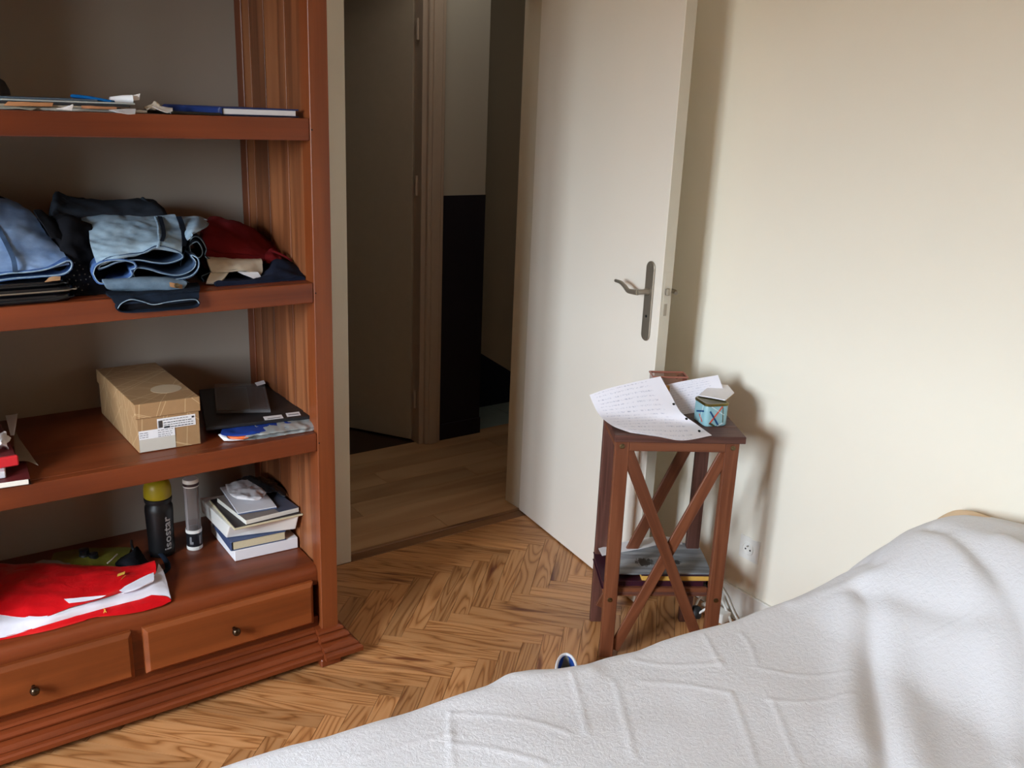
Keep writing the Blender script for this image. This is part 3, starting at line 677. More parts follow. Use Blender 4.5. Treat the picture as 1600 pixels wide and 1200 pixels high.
# tin
tin = tag(empty('tea_tin', tp(.318, .115, .742)), 'small pale blue tin with gold lid and coloured stripes on the stand', 'tin')
M['tin'] = plain('pale_blue_enamel', '#8fb9c2', .25, var=.04); M['gold'] = plain('dark_gold_tin', '#7d713f', .28, .85)
M['red'] = plain('coral_red_print', '#d8553f', .4); M['blu'] = plain('deep_blue_print', '#1c4c7c', .4); M['pale'] = plain('pale_stripe_print', '#c9dee2', .4); M['olive'] = plain('olive_print', '#4a4f38', .4)
TA = math.radians(13); tx = (EX * math.cos(TA) + EY * math.sin(TA)); ty = (-EX * math.sin(TA) + EY * math.cos(TA))
TO = V3((1.987,1.745,0.7420)); TWd, TDp, TH = .076, .082, .066
def rrect(o_, w_, d_, r_, z_, n=5):
    pts = []
    for cx_, cy_, a0 in ((w_ - r_, r_, -PI / 2), (w_ - r_, d_ - r_, 0), (r_, d_ - r_, PI / 2), (r_, r_, PI)):
        for k in range(n + 1):
            a = a0 + PI / 2 * k / n; pts.append(o_ + tx * (cx_ + r_ * math.cos(a)) + ty * (cy_ + r_ * math.sin(a)) + EZ * z_)
    return pts
def tinloft(name, lv, mat, parent):
    vs, fs = [], []
    for w_, d_, r_, z_, ins in lv: vs += rrect(TO + tx * ins + ty * ins, w_ - 2 * ins, d_ - 2 * ins, r_, z_)
    n = len(vs) // len(lv)
    for i in range(len(lv) - 1):
        for k in range(n): fs.append((i * n + k, i * n + (k + 1) % n, (i + 1) * n + (k + 1) % n, (i + 1) * n + k))
    fs.append(tuple(range(n))); fs.append(tuple(range((len(lv) - 1) * n, len(lv) * n)))
    return mobj(name, vs, fs, mat, parent, smooth=True, sharp=.6)
tinloft('body', [(TWd, TDp, .012, .0004, .003), (TWd, TDp, .014, .004, 0), (TWd, TDp, .014, TH - .004, 0), (TWd, TDp, .013, TH - .001, .001)], M['tin'], tin)
o = tinloft('lid', [(TWd, TDp, .015, TH - .0015, -.0015), (TWd, TDp, .015, TH + .004, -.0018), (TWd, TDp, .014, TH + .006, .0), (TWd, TDp, .010, TH + .006, .004), (TWd, TDp, .010, TH + .0045, .006)], M['gold'], tin); o['label'] = 'dull gold tin lid'
def stripe(nm, face, x0, z0, x1, z1, wd, mat):
    if face == 0: P_ = lambda x, z: TO + tx * x - ty * .0004 + EZ * z; nn_ = -ty
    else: P_ = lambda x, z: TO + ty * x - tx * .0004 + EZ * z; nn_ = -tx
    a, b2 = P_(x0, z0), P_(x1, z1); d_ = (b2 - a).normalized(); s_ = d_.cross(nn_).normalized() * wd / 2
    mobj(nm, [a - s_, a + s_, b2 + s_, b2 - s_, a - s_ + nn_ * .0006, a + s_ + nn_ * .0006, b2 + s_ + nn_ * .0006, b2 - s_ + nn_ * .0006],
         [(0, 1, 2, 3), (4, 5, 6, 7), (0, 1, 5, 4), (1, 2, 6, 5), (2, 3, 7, 6), (3, 0, 4, 7)], mat, tin)
stripe('stripe', 0, .012, .050, .044, .004, .005, M['blu']); stripe('stripe', 0, .013, .010, .052, .063, .0045, M['red'])
stripe('stripe', 0, .016, .064, .060, .036, .003, M['pale']); stripe('stripe', 0, .054, .060, .058, .010, .0018, M['gold']); stripe('stripe', 0, .040, .003, .060, .012, .004, M['pale'])
stripe('stripe', 0, .013, .013, .030, .003, .006, M['olive']); stripe('stripe', 1, .014, .047, .058, .033, .005, M['blu']); stripe('stripe', 1, .018, .012, .040, .030, .004, M['red']); stripe('stripe', 1, .020, .064, .034, .006, .002, M['pale'])
finish(tin)
rows_ = [[(2.068,1.807,0.8455), (2.088,1.794,0.8480), (2.105,1.778,0.8459)], [(2.022,1.794,0.8373), (2.055,1.774,0.8462), (2.090,1.752,0.8470)], [(1.984,1.783,0.8321), (2.026,1.756,0.8391), (2.075,1.725,0.8383)], [(1.983,1.777,0.8317), (2.014,1.754,0.8275), (2.048,1.731,0.8229)]]
tag(prism('folded_paper', [(2.023,1.815,0.8150), (2.043,1.779,0.8150), (2.060,1.741,0.8150), (2.136,1.773,0.8180), (2.171,1.831,0.8220), (2.135,1.865,0.8220)], (0, 0, .004), M['white'], None, bevel=.001), 'small folded white paper lying on top of the blue tin', 'paper')
# clear brownish case behind
M['pink'] = clear('clear_brown_plastic', '#9a5f50', .35, .1)
bxs = tag(empty('plastic_case', tp(.22, .2, .742)), 'clear reddish-brown plastic case standing behind the papers on the stand', 'case')
cA = tp(.145, .222, .7425); cB = EX * .108; cC = EY * .06
obox('case_body', cA, cB, cC, EZ * .108, M['pink'], bxs, .006, 2)
fr_ = plain('pink_brown_rim', '#9c6354', .3)
zt = .8515
ring = [cA + cB * .0 + cC * .0, cA + cB, cA + cB + cC, cA + cC]
for i in range(4):
    a, b2 = ring[i].copy(), ring[(i + 1) % 4].copy(); a.z = b2.z = zt; tube('rim', [a, (a + b2) / 2, b2], .003, fr_, bxs, 8, 6)
tube('dark_content', [cA + cB * .72 + cC * .3 + EZ * .102, cA + cB * .8 + cC * .6 + EZ * .104, cA + cB * .95 + cC * .55 + EZ * .102], .004, M['black'], bxs, 8)
finish(bxs)
yb_ = tag(obox('yellow_notebook', tp(.085, .205, .7425), EX * .11, EY * .012, EZ * .085, plain('ochre_card', '#c9944a', .6), None, .001), 'ochre notebook standing behind the handwritten sheet on the stand', 'notebook')

# ------------------------------------------------------------------ bed
bd = tag(empty('bed', (1.25, .6, 0)), 'low wooden single bed along the cream wall hidden by the white blanket', 'bed')
box('bed_frame', .40, 2.20, -.02, 1.17, .12, .28, M['case'], bd, .004)
box('mattress', .40, 2.20, -.02, 1.17, .282, .455, plain('mattress_ticking', '#d8d4cc', .9), bd, .04, 3)
for x in (.42, 2.12):
    for y in (.0, 1.10): box('leg', x, x + .06, y, y + .05, 0, .12, M['case'], bd, .003)
finish(bd)
EDGE = [(.2, 1.386), (.392, 1.371), (.46, 1.366), (.525, 1.359), (.589, 1.346), (.661, 1.341), (.736, 1.336), (.828, 1.327), (.932, 1.318), (.991, 1.325), (1.04, 1.317), (1.085, 1.291), (1.154, 1.27), (1.218, 1.266), (1.291, 1.252), (1.363, 1.251), (1.458, 1.238), (1.567, 1.219), (1.648, 1.215), (1.756, 1.201), (1.863, 1.19), (1.945, 1.180), (2.26, 1.16)]
nx, ny = 420, 330
xs = np.linspace(.22, 2.225, nx); ex_, ey_ = np.array(EDGE).T
ye = np.interp(xs, ex_, ey_) + .026
k_ = np.array([.25, .5, .25]);
for _ in range(3): ye = np.convolve(np.pad(ye, 1, 'edge'), k_, 'valid')
# arc length across: far drop (.36) | top | near drop
drop = .36; r = .055
tt = np.linspace(0, 1, ny)
X = np.repeat(xs[:, None], ny, 1); Y = np.zeros((nx, ny)); Z = np.zeros((nx, ny)); SIDE = np.zeros((nx, ny))
for i in range(nx):
    topw = ye[i] - (-.10); L = drop + topw + .30
    s = tt ** 1.0 * L
    y = np.empty(ny); z = np.empty(ny)
    a = np.clip((s - (drop - r * PI / 4)) / (r * PI / 2), 0, 1) * PI / 2
    y = np.where(s < drop - r * PI / 4, ye[i] + 0 * s, ye[i] - r + r * np.cos(a))
    z = np.where(s < drop - r * PI / 4, .5 - r - (drop - r * PI / 4 - s), .5 - r + r * np.sin(a))
    ext = np.clip(s - (drop + r * PI / 4), 0, None); y = y - ext
    over = np.clip(-.10 - y, 0, None)
    y = np.where(over > 0, -.10 - .02 * (1 - np.exp(-over * 20)), y); z = z - over
    Y[i], Z[i] = y, z; SIDE[i] = np.clip((.46 - z) / .3, 0, 1)
# pillow bulge at the head end: ridge height by y
ry = np.array([-.3, -.05, .15, .50, .70, .858, .914, .993, 1.03, 1.056, 1.082, 1.109, 1.135, 1.169, 1.2, 1.236, 1.285, 1.34]); rz = np.array([.06, .12, .20, .232, .236, .232, .229, .214, .203, .190, .172, .150, .114, .078, .048, .012, 0, 0])
hp = np.interp(Y, ry, rz)
def sst(a, b, x): t = np.clip((x - a) / (b - a), 0, 1); return t * t * (3 - 2 * t)
S_ = sst(1.66, 2.06, X - .10 * (Y - 1.0)) * .85 + .15 * sst(1.5, 2.0, X); S_ *= 1 - .10 * sst(2.13, 2.24, X)
top = 1 - SIDE
Z += hp * S_ * np.where(SIDE > 0, top, 1)
# folds and embossed lines: (polyline, height, width)
CRE = [
 ([(1.835,1.079,0.5000), (1.779,1.010,0.5000), (1.657,0.915,0.5000), (1.529,0.817,0.5000), (1.413,0.717,0.5000)], -.018, .026),
 ([(1.859,1.071,0.5000), (1.785,0.981,0.5000), (1.693,0.892,0.5000), (1.592,0.801,0.5000), (1.458,0.687,0.5000)], .014, .042),
 ([(1.788,1.082,0.5000), (1.697,1.005,0.5000), (1.556,0.899,0.5000), (1.421,0.795,0.5000)], .014, .040),
 ([(1.830,1.055,0.5000), (1.838,0.960,0.5000), (1.841,0.868,0.5000), (1.855,0.802,0.5000)], -.020, .035),
 ([(2.005,0.982,0.6000), (1.906,0.871,0.5600), (1.826,0.784,0.5300), (1.738,0.684,0.5000), (1.617,0.586,0.5000)], .012, .030),
 ([(2.042,1.037,0.6200), (1.985,0.923,0.6000), (1.936,0.821,0.5600), (1.867,0.721,0.5200), (1.784,0.631,0.5000)], -.022, .026),
 ([(2.036,0.870,0.6600), (1.999,0.782,0.6000), (1.929,0.685,0.5500)], .018, .03),
 ([(1.933,1.177,0.5000), (1.944,1.137,0.5000), (1.905,1.088,0.5000)], -.014, .02),
 ([(1.723,1.176,0.5000), (1.806,1.145,0.5000), (1.858,1.083,0.5000)], .008, .02),
 ([(0.990,1.318,0.5000), (1.041,1.275,0.5000), (1.135,1.242,0.5000)], .008, .03),
 ([(0.755,1.332,0.5000), (0.870,1.235,0.5000), (1.030,1.157,0.5000), (1.207,1.069,0.5000)], -.006, .05),
]
LIN = [
 [(1.097,1.253,0.5000), (1.066,1.195,0.5000), (0.999,1.086,0.5000)], [(1.157,1.186,0.5000), (1.108,1.108,0.5000), (1.031,0.991,0.5000)],
 [(1.333,1.027,0.5000), (1.268,0.937,0.5000), (1.204,0.851,0.5000)], [(1.382,0.963,0.5000), (1.323,0.880,0.5000), (1.272,0.807,0.5000)],
 [(1.449,1.214,0.5000), (1.422,1.162,0.5000), (1.389,1.105,0.5000)], [(1.525,1.167,0.5000), (1.502,1.121,0.5000), (1.458,1.067,0.5000)],
 [(0.815,1.275,0.5000), (0.870,1.235,0.5000), (0.932,1.173,0.5000), (0.971,1.104,0.5000)], [(0.768,1.199,0.5000), (0.824,1.145,0.5000), (0.881,1.065,0.5000)],
 [(1.245,1.223,0.5000), (1.302,1.165,0.5000), (1.401,1.109,0.5000)], [(1.445,1.059,0.5000), (1.505,0.988,0.5000), (1.600,0.929,0.5000)],
 [(1.204,1.159,0.5000), (1.276,1.101,0.5000), (1.329,1.027,0.5000)], [(1.376,0.967,0.5000), (1.436,0.919,0.5000), (1.533,0.882,0.5000)],
 [(1.759,0.879,0.5000), (1.808,0.848,0.5000), (1.869,0.810,0.5000)], [(0.816,1.279,0.5000), (0.791,1.241,0.5000), (0.740,1.148,0.5000)],
 [(0.607,1.254,0.5000), (0.705,1.242,0.5000), (0.783,1.224,0.5000)],
]
def pdist(PX, PY, pl):
    """distance to a polyline and the position along it"""
    best = np.full(PX.shape, 9.0); tb = np.zeros(PX.shape); n = len(pl) - 1
    for i in range(n):
        ax_, ay_ = pl[i][:2]; bx_, by_ = pl[i + 1][:2]; dx_, dy_ = bx_ - ax_, by_ - ay_; L2 = dx_ * dx_ + dy_ * dy_
        t = np.clip(((PX - ax_) * dx_ + (PY - ay_) * dy_) / L2, 0, 1); d_ = np.hypot(PX - ax_ - t * dx_, PY - ay_ - t * dy_)
        mk = d_ < best; best = np.where(mk, d_, best); tb = np.where(mk, (i + t) / n, tb)
    return best, tb
def smoothpl(pl, n=24):
    p = [V3(q) for q in pl]; return [tuple(crom(p, i / n)) for i in range(n + 1)]
for pl, a, wd in CRE:
    d_, t_a = pdist(X, Y, smoothpl(pl)); Z += .7 * a * np.exp(-(d_ / wd) ** 2) * top
for pl in LIN:
    d_, t_a = pdist(X, Y, smoothpl(pl, 12)); Z += .0018 * np.exp(-(d_ / .0055) ** 2) * top
nz = np.zeros((nx, ny)); nz2 = np.zeros((nx, ny)); 
sub = 3
cx_ = np.array([[noise.noise(V3((X[i, j] * 5, Y[i, j] * 4, .3 + Z[i, j] * 4))) for j in range(0, ny, sub)] for i in range(0, nx, sub)])
ii = np.arange(nx) / sub; jj = np.arange(ny) / sub
tmp = np.array([np.interp(ii, np.arange(cx_.shape[0]), cx_[:, j]) for j in range(cx_.shape[1])]).T
big = np.array([np.interp(jj, np.arange(tmp.shape[1]), tmp[i]) for i in range(nx)])
Z += .006 * big * top
Y += SIDE * (.018 * np.sin(X * 21 + 2 * np.sin(X * 5)) + .03 * big) 
me = bpy.data.meshes.new('blanket'); co = np.stack([X, Y, Z], -1).reshape(-1, 3)
idx = np.arange(nx * ny).reshape(nx, ny); q = np.stack([idx[:-1, :-1], idx[1:, :-1], idx[1:, 1:], idx[:-1, 1:]], -1).reshape(-1, 4)
me.from_pydata(co.tolist(), [], q.tolist()); me.polygons.foreach_set('use_smooth', [True] * len(me.polygons))
m, nt_, b_ = newmat('white_matelasse_cotton'); v_ = coords(nt_)
b_.inputs['Base Color'].default_value = lin('#dddcdf'); b_.inputs['Roughness'].default_value = .95; b_.inputs['Specular IOR Level'].default_value = .1; b_.inputs['Sheen Weight'].default_value = .1
na_ = noise_n(nt_, v_, 88, 5, .65, .6); nb_ = noise_n(nt_, v_, 700, 2, .6)
ad_ = N(nt_, 'ShaderNodeMath', operation='MULTIPLY_ADD'); ad_.inputs[1].default_value = .35; nt_.links.new(nb_, ad_.inputs[0]); nt_.links.new(na_, ad_.inputs[2])
bump(nt_, b_, ad_.outputs[0], .45, .006); M['blanket'] = m
me.materials.append(m); bl = link(bpy.data.objects.new('blanket', me)); so_ = bl.modifiers.new('thickness', 'SOLIDIFY'); so_.thickness = .004; so_.offset = -1
tag(bl, 'white textured cotton blanket spread over the bed, bulging over a pillow', 'blanket')
# pillow standing at the head end, its tan edge shows above the blanket
pr_ = []
for yy_, zz_, th_ in ((1.20, .46, .03), (1.16, .55, .05), (1.125, .622, .055), (1.09, .664, .055), (1.05, .684, .055), (1.00, .688, .055), (.93, .682, .05), (.5, .66, .05), (.2, .60, .04)):
    loop = [(2.235, yy_, .47), (2.235 - .01, yy_, (zz_ + .47) / 2), (2.225, yy_, zz_ - .006), (2.195, yy_, zz_ + .004), (2.195 - th_, yy_, zz_ - .05), (2.195 - th_, yy_, .47)]
    pr_.append(loop)
tag(sheet('pillow', pr_, M['tan'], None, .004, 28, 30, .002, 12, closed=True, cap=True), 'pillow with a tan edge peeking above the blanket at the wall', 'pillow')

# sneaker by the bed, power lead by the wall
sh = tag(empty('sneaker', (1.47, 1.70, 0)), 'white and blue canvas shoe on the floor beside the bed', 'shoe')
sd = V3((.62, .785, 0)).normalized(); sn = V3((.785, -.62, 0)).normalized(); SO = V3((1.560, 1.812, 0)) - sd * .143
def shp(l, w_, z): return SO + sd * l + sn * w_ + V3((0, 0, z))
def sole(l): return .036 * math.sin(PI * min(1, max(0.02, (l + .14) / .285))) ** .45 + .002
LL = [-.14, -.12, -.08, -.03, .02, .07, .115, .138, .143]
sheet('sole', [[shp(l, s_ * sole(l), z) for s_, z in ((-1, .002), (-1.03, .012), (-1, .022), (0, .023), (1, .022), (1.03, .012), (1, .002), (0, .001))] for l in LL], M['white'], sh, .002, 24, 30, closed=True, cap=True)
M['bluecanvas'] = fabric('blue_canvas', '#1f3f86', '#2c519e', 60)
def outl(l0, l1, wf, zf, n=18):
    pts = []
    for k in range(n):
        a_ = 2 * PI * k / n; l = (l0 + l1) / 2 + (l1 - l0) / 2 * math.cos(a_); pts.append(shp(l, wf * math.sin(a_) * (1 if l > -.1 else .9), zf(l)))
    return pts
sheet('upper', [outl(-.135, .138, .037, lambda l: .022), outl(-.12, .139, .035, lambda l: .045 if l > -.05 else .036), outl(-.03, .139, .030, lambda l: .080)], M['bluecanvas'], sh, .003, 40, 12, closed=True)
sheet('lining', [outl(-.028, .136, .027, lambda l: .079), outl(-.04, .134, .028, lambda l: .05), outl(-.05, .130, .028, lambda l: .026)], plain('grey_green_lining', '#7d7a6c', .9), sh, .001, 40, 8, closed=True)
tube('collar', outl(-.03, .139, .030, lambda l: .081) + outl(-.03, .139, .030, lambda l: .081)[:1], .0045, M['white'], sh, 8, 30)
sheet('insole', [[shp(l, -sole(l) * .9, .024), shp(l, sole(l) * .9, .024)] for l in LL[1:-1]], plain('grey_lining', '#6d6a60', .9), sh, .002, 4, 12)
tube('lace', [shp(-.04, -.02, .060), shp(-.045, 0, .066), shp(-.04, .02, .060)], .0025, M['white'], sh, 6, 8)
finish(sh)
cbl = tag(empty('power_lead', (2.2, 1.85, 0)), 'white power lead and black plug on the floor behind the stand', 'cable')
M['navy'] = fabric('navy_cloth', '#171c2b', '#232a3c', 30)
lathe('plug', [(.0, 0), (.016, .002), (.020, .012), (.019, .032), (.012, .042), (0, .045)], M['black'], (2.135, 1.83, .006), cbl, 20, (.3, .2, .9))
tube('cord', [(2.14, 1.82, .03), (2.17, 1.80, .06), (2.205, 1.80, .085), (2.225, 1.795, .06), (2.225, 1.76, .02), (2.19, 1.70, .006), (2.17, 1.6, .005)], .0045, M['pla'], cbl, 8)
tube('cord', [(2.145, 1.85, .02), (2.19, 1.86, .06), (2.235, 1.84, .10), (2.243, 1.80, .08), (2.24, 1.74, .02), (2.22, 1.65, .005)], .004, M['pla'], cbl, 8)
box('socket_block', 2.19, 2.235, 1.76, 1.86, .0, .035, M['pla'], cbl, .006, 2)
finish(cbl)

# ================================================================== things on the bookcase
M['jlight'] = fabric('light_wash_denim', '#7d98b0', '#adc5d6', 16, 1400, stretch=(1, 1, 1))
M['jblue'] = fabric('blue_wash_denim', '#6584b4', '#91acd3', 14, 1400)
M['jmid'] = fabric('mid_blue_denim', '#2c3c54', '#4a6080', 18, 1400)
M['jdark'] = fabric('dark_navy_denim', '#10161f', '#1a2536', 18, 1400)
M['jgrey'] = fabric('charcoal_denim', '#20242b', '#343a44', 18, 1400)
M['jhem'] = fabric('hem_denim', '#34518a', '#5a7cb4', 60, 1400)
M['jedge'] = fabric('pale_hem_edge', '#6f8aa3', '#a3b9c9', 80, 1400)
M['jwaist'] = fabric('grey_blue_denim', '#5a6f84', '#7d93a6', 18, 1400)
M['redc'] = fabric('dark_red_cloth', '#5a1015', '#741a1e', 10, 900)
M['creamc'] = fabric('cream_cloth', '#b5a793', '#cbbfae', 10, 900)
M['navyc'] = fabric('navy_knit', '#121624', '#1f2538', 12, 700)
M['blackc'] = fabric('black_cloth', '#0c0c10', '#17171d', 12, 700)
M['leather'] = plain('tan_leather_patch', '#a27650', .6)

# --- upper shelf: papers and the blue notebook
z1 = S1 + .0008
g = 'papers piled on the upper shelf'
t_ = tag(empty('notebook', (.82, 2.44, S1)), 'dark blue hardback notebook lying at the right of the upper shelf', 'notebook')

nbm = plain('dark_blue_cover', '#1c2f66', .4); nbe = plain('navy_cover_edge', '#161d3c', .45)
A = V3((.772, 2.318, z1)); B = V3((.975, 2.318, z1)); C = V3((.70, 2.54, z1))
slab3('cover', A, B, C, .0035, nbe, t_); slab3('cover', A + V3((0, 0, .0165)), B + V3((0, 0, .0165)), C + V3((0, 0, .0165)), .0035, nbm, t_)
slab3('pages', A + V3((.008, .003, .0036)), B + V3((-.008, .003, .0036)), C + V3((.008, -.006, .0036)), .0128, M['white'], t_, bevel=0)
D_ = B + C - A
prism('spine', [A + V3((0, 0, 0)), A + V3((-.005, .003, .004)), A + V3((-.005, .003, .016)), A + V3((0, 0, .020)), A + V3((.004, 0, .020)), A + V3((.004, 0, 0))], C - A, nbm, t_)
finish(t_)
t_ = tag(slab3('glossy_brochure', V3((.655, 2.330, z1)), V3((.770, 2.312, z1)), V3((.60, 2.52, z1)), .006, plain('dark_gloss_cover', '#2a2622', .2), None), 'dark glossy brochure under the left end of the blue notebook', 'brochure', g)
mags = [((.20, 2.315), (.60, 2.322), (.23, 2.60), .006, '#b9b6ae', 'grey magazine at the bottom of the paper pile on the upper shelf'),
        ((.26, 2.325), (.52, 2.315), (.27, 2.56), .005, '#9a8f80', 'brown-grey magazine second in the pile on the upper shelf'),
        ((.22, 2.33), (.565, 2.335), (.25, 2.58), .005, '#2e2f33', 'black magazine in the middle of the pile on the upper shelf'),
        ((.30, 2.335), (.58, 2.345), (.30, 2.57), .004, '#b0b3b0', 'pale magazine near the top of the pile on the upper shelf'),
        ((.28, 2.36), (.50, 2.355), (.30, 2.60), .004, '#4d5a68', 'blue-grey magazine on top of the pile on the upper shelf')]
zz = S1 + .0006
for a, b2, c, h, col, lab in mags:
    tag(slab3('magazine', a + (zz,), b2 + (zz,), c + (zz,), h, plain('magazine_' + col[1:], col, .5, var=.3, nscale=14), None), lab, 'magazine', g); zz += h + .0006
ztop = zz
def card(name, pts, col, lab, cat='paper', th=.0012, g_=g):
    return tag(sheet(name, pts, plain(name + '_stock', col, .6, var=.05), None, th, 10, 8, .0015, 30), lab, cat, g_)
card('orange_card', [[(.300, 2.312, S1 + .008), (.345, 2.306, S1 + .0085), (.395, 2.310, S1 + .009)], [(.31, 2.318, S1 + .0165), (.35, 2.314, S1 + .0165), (.40, 2.320, S1 + .016)]], '#b98158', 'orange-brown card poking out of the paper pile on the upper shelf', 'card')
card('orange_card', [[(.455, 2.308, S1 + .007), (.49, 2.306, S1 + .007), (.53, 2.310, S1 + .008)], [(.455, 2.312, S1 + .0125), (.49, 2.310, S1 + .0125), (.53, 2.314, S1 + .012)]], '#b07a58', 'orange-brown card edge right of the white triangle on the upper shelf', 'card')
card('white_note', [[(0.433,2.300,1.5991), (0.435,2.300,1.6005), (0.437,2.300,1.5992)], [(0.400,2.292,1.5901), (0.418,2.290,1.5893), (0.431,2.292,1.5876)]], '#f0f0f4', 'small bright white paper triangle at the front of the upper shelf', 'paper')
card('white_note', [[(0.512,2.310,1.5904), (0.540,2.310,1.5941), (0.572,2.312,1.5950)], [(0.529,2.292,1.5857), (0.549,2.290,1.5836), (0.565,2.292,1.5840)]], '#c9c8cc', 'white paper corner in front of the pile left of the crumpled tissue', 'paper')
card('white_note', [[(0.617,2.340,1.6016), (0.642,2.340,1.6024), (0.664,2.340,1.6002)], [(0.626,2.310,1.5924), (0.642,2.305,1.5887), (0.655,2.310,1.5933)]], '#d5d0cc', 'white paper scrap left of the blue notebook on the upper shelf', 'paper')
card('grey_leaflet', [[(0.300,2.360,1.6015), (0.351,2.360,1.6006), (0.402,2.360,1.5996)], [(0.291,2.300,1.5878), (0.328,2.300,1.5889), (0.353,2.300,1.5871)]], '#a3a69c', 'pale green-grey leaflet at the far left of the upper shelf', 'leaflet')
o = tube('blue_ruler', [(0.464,2.440,1.6176), (0.490,2.420,1.6159), (0.513,2.400,1.6121), (0.538,2.380,1.6075)], .0125, plain('glossy_blue_plastic', '#1668b0', .2), None, 10, 16, .35)
tag(o, 'glossy bright blue plastic case on top of the paper pile', 'case')
rl = tag(empty('rolled_paper', (.60, 2.45, ztop)), 'rolled white paper lying on the pile of the upper shelf', 'paper')
sheet('roll', [[V3((0, 0, 0)) + V3(p) + V3((0, .009 * math.cos(a), .009 * math.sin(a))) for a in [k * 2 * PI / 10 for k in range(10)]] for p in ((0.550,2.460,1.6088), (0.573,2.440,1.6137), (0.593,2.420,1.6155))], M['white'], rl, .0008, 20, 8, closed=True)
sheet('flap', [[(0.580,2.430,1.6222), (0.598,2.430,1.6251), (0.614,2.430,1.6295)], [(0.582,2.420,1.6121), (0.596,2.420,1.6126), (0.609,2.420,1.6146)]], M['white'], rl, .0008, 8, 6)
finish(rl)
tag(sheet('crumpled_tissue', [[(0.612,2.400,1.5972), (0.629,2.400,1.6052), (0.641,2.400,1.6131), (0.651,2.400,1.6060)], [(0.610,2.370,1.5964), (0.625,2.370,1.6013), (0.637,2.370,1.6061), (0.643,2.370,1.6018)], [(0.610,2.350,1.5939), (0.619,2.350,1.5956), (0.631,2.350,1.5990), (0.636,2.350,1.5976)]], M['creamc'], None, .002, 20, 16, .006, 60), 'small crumpled off-white tissue between papers and blue notebook', 'tissue')
bc_ = V3((0.261,2.460,1.6149)); bc_.z = ztop + .001
o = lathe('black_dome', [(.075, 0), (.074, .012), (.066, .030), (.048, .043), (.025, .049), (0, .050)], M['black'], bc_, None, 28)  # black domed object whose kind is unknown
tag(o, 'unidentified black hat at the far left end of the upper shelf', 'dome')

# --- second shelf: folded clothes
g = 'clothes heaped on the second shelf'
z2 = S2 + .002
def roll(name, outline, y0, y1, mat, parent, th=.0035, dz=0.0, dx=0.0, nu=40, amp=.002, mid=None):
    """a fold of cloth seen end-on: loop of (x,z) pushed back in depth"""
    rows = []
    for k in range(5):
        t = k / 4; y = y0 + (y1 - y0) * t; sc = 1 - .06 * math.sin(t * PI)
        cx_ = sum(p[0] for p in outline) / len(outline); cz_ = sum(p[2] for p in outline) / len(outline)
        rows.append([V3((cx_ + (p[0] - cx_) * sc + dx * t, y + (p[1] - outline[0][1]) * (1 - t), cz_ + (p[2] - cz_) * sc + dz * t)) for p in outline])
    return sheet(name, rows, mat, parent, th, nu, 12, amp, 18, closed=True)
# navy jeans hanging over the edge
jn = tag(empty('navy_jeans', (.6, 2.4, S2)), 'dark navy jeans at the bottom of the stack, hanging over the shelf edge', 'jeans', g)
sheet('leg_fold', [[(0.490,2.403,1.1640), (0.549,2.395,1.1640), (0.623,2.381,1.1640), (0.712,2.391,1.1640)],
                   [(0.477,2.336,1.1660), (0.533,2.328,1.1660), (0.607,2.322,1.1660), (0.699,2.327,1.1660)],
                   [(0.474,2.289,1.1655), (0.528,2.290,1.1655), (0.604,2.282,1.1655), (0.684,2.281,1.1655)],
                   [(0.478,2.283,1.1601), (0.531,2.281,1.1599), (0.606,2.281,1.1591), (0.683,2.283,1.1589)],
                   [(0.483,2.278,1.1498), (0.529,2.276,1.1508), (0.604,2.276,1.1459), (0.681,2.278,1.1470)],
                   [(0.491,2.276,1.1433), (0.533,2.272,1.1528), (0.602,2.272,1.1404), (0.676,2.276,1.1396)]], M['jdark'], jn, .004, 30, 26, .003, 25)
lp = [(0.487,2.274,1.1378), (0.496,2.272,1.1498), (0.517,2.270,1.1577), (0.542,2.270,1.1508), (0.568,2.270,1.1406), (0.602,2.270,1.1440), (0.637,2.270,1.1457), (0.669,2.272,1.1442), (0.679,2.275,1.1330), (0.666,2.276,1.1242), (0.615,2.277,1.1239), (0.554,2.277,1.1247), (0.503,2.277,1.1280)]
sheet('hem', [[V3(p) for p in lp], [V3(p) + V3((0, .010, .0)) for p in lp], [V3(p) + V3((0, .014, .004)) * 1.0 for p in lp]], M['jdark'], jn, .003, 60, 4, .0008, 60, closed=True)
prism('leg_inside_shade', [V3(p) + V3((0, .0125, 0)) for p in lp], (0, .002, 0), M['blackc'], jn)  # black sheet set in the hem loop as the shade inside the leg
tube('stitched_edge', lp[:9], .0012, M['jedge'], jn, 6, 50)
finish(jn)
jw = tag(empty('grey_jeans', (.6, 2.45, S2)), 'grey-blue jeans waistband with a brass button, second in the stack', 'jeans', g)
sheet('waistband', [[(0.502,2.550,1.1640), (0.563,2.550,1.1631), (0.628,2.550,1.1602), (0.720,2.550,1.1555)],
                    [(0.473,2.360,1.1950), (0.528,2.360,1.1942), (0.588,2.360,1.1931), (0.658,2.360,1.1848)],
                    [(0.470,2.318,1.1962), (0.518,2.316,1.1977), (0.577,2.316,1.1949), (0.665,2.318,1.1785)],
                    [(0.473,2.312,1.1815), (0.518,2.310,1.1784), (0.578,2.310,1.1736), (0.649,2.312,1.1612)],
                    [(0.489,2.320,1.1726), (0.524,2.320,1.1683), (0.583,2.320,1.1634), (0.645,2.320,1.1569)]], M['jwaist'], jw, .006, 28, 20, .002, 30)
o = sheet('leather_tab', [[(0.620,2.309,1.1850), (0.635,2.307,1.1810), (0.651,2.309,1.1762)], [(0.620,2.306,1.1743), (0.633,2.304,1.1704), (0.649,2.306,1.1671)]], M['leather'], jw, .002, 6, 4); o['label'] = 'small tan patch on the waistband'
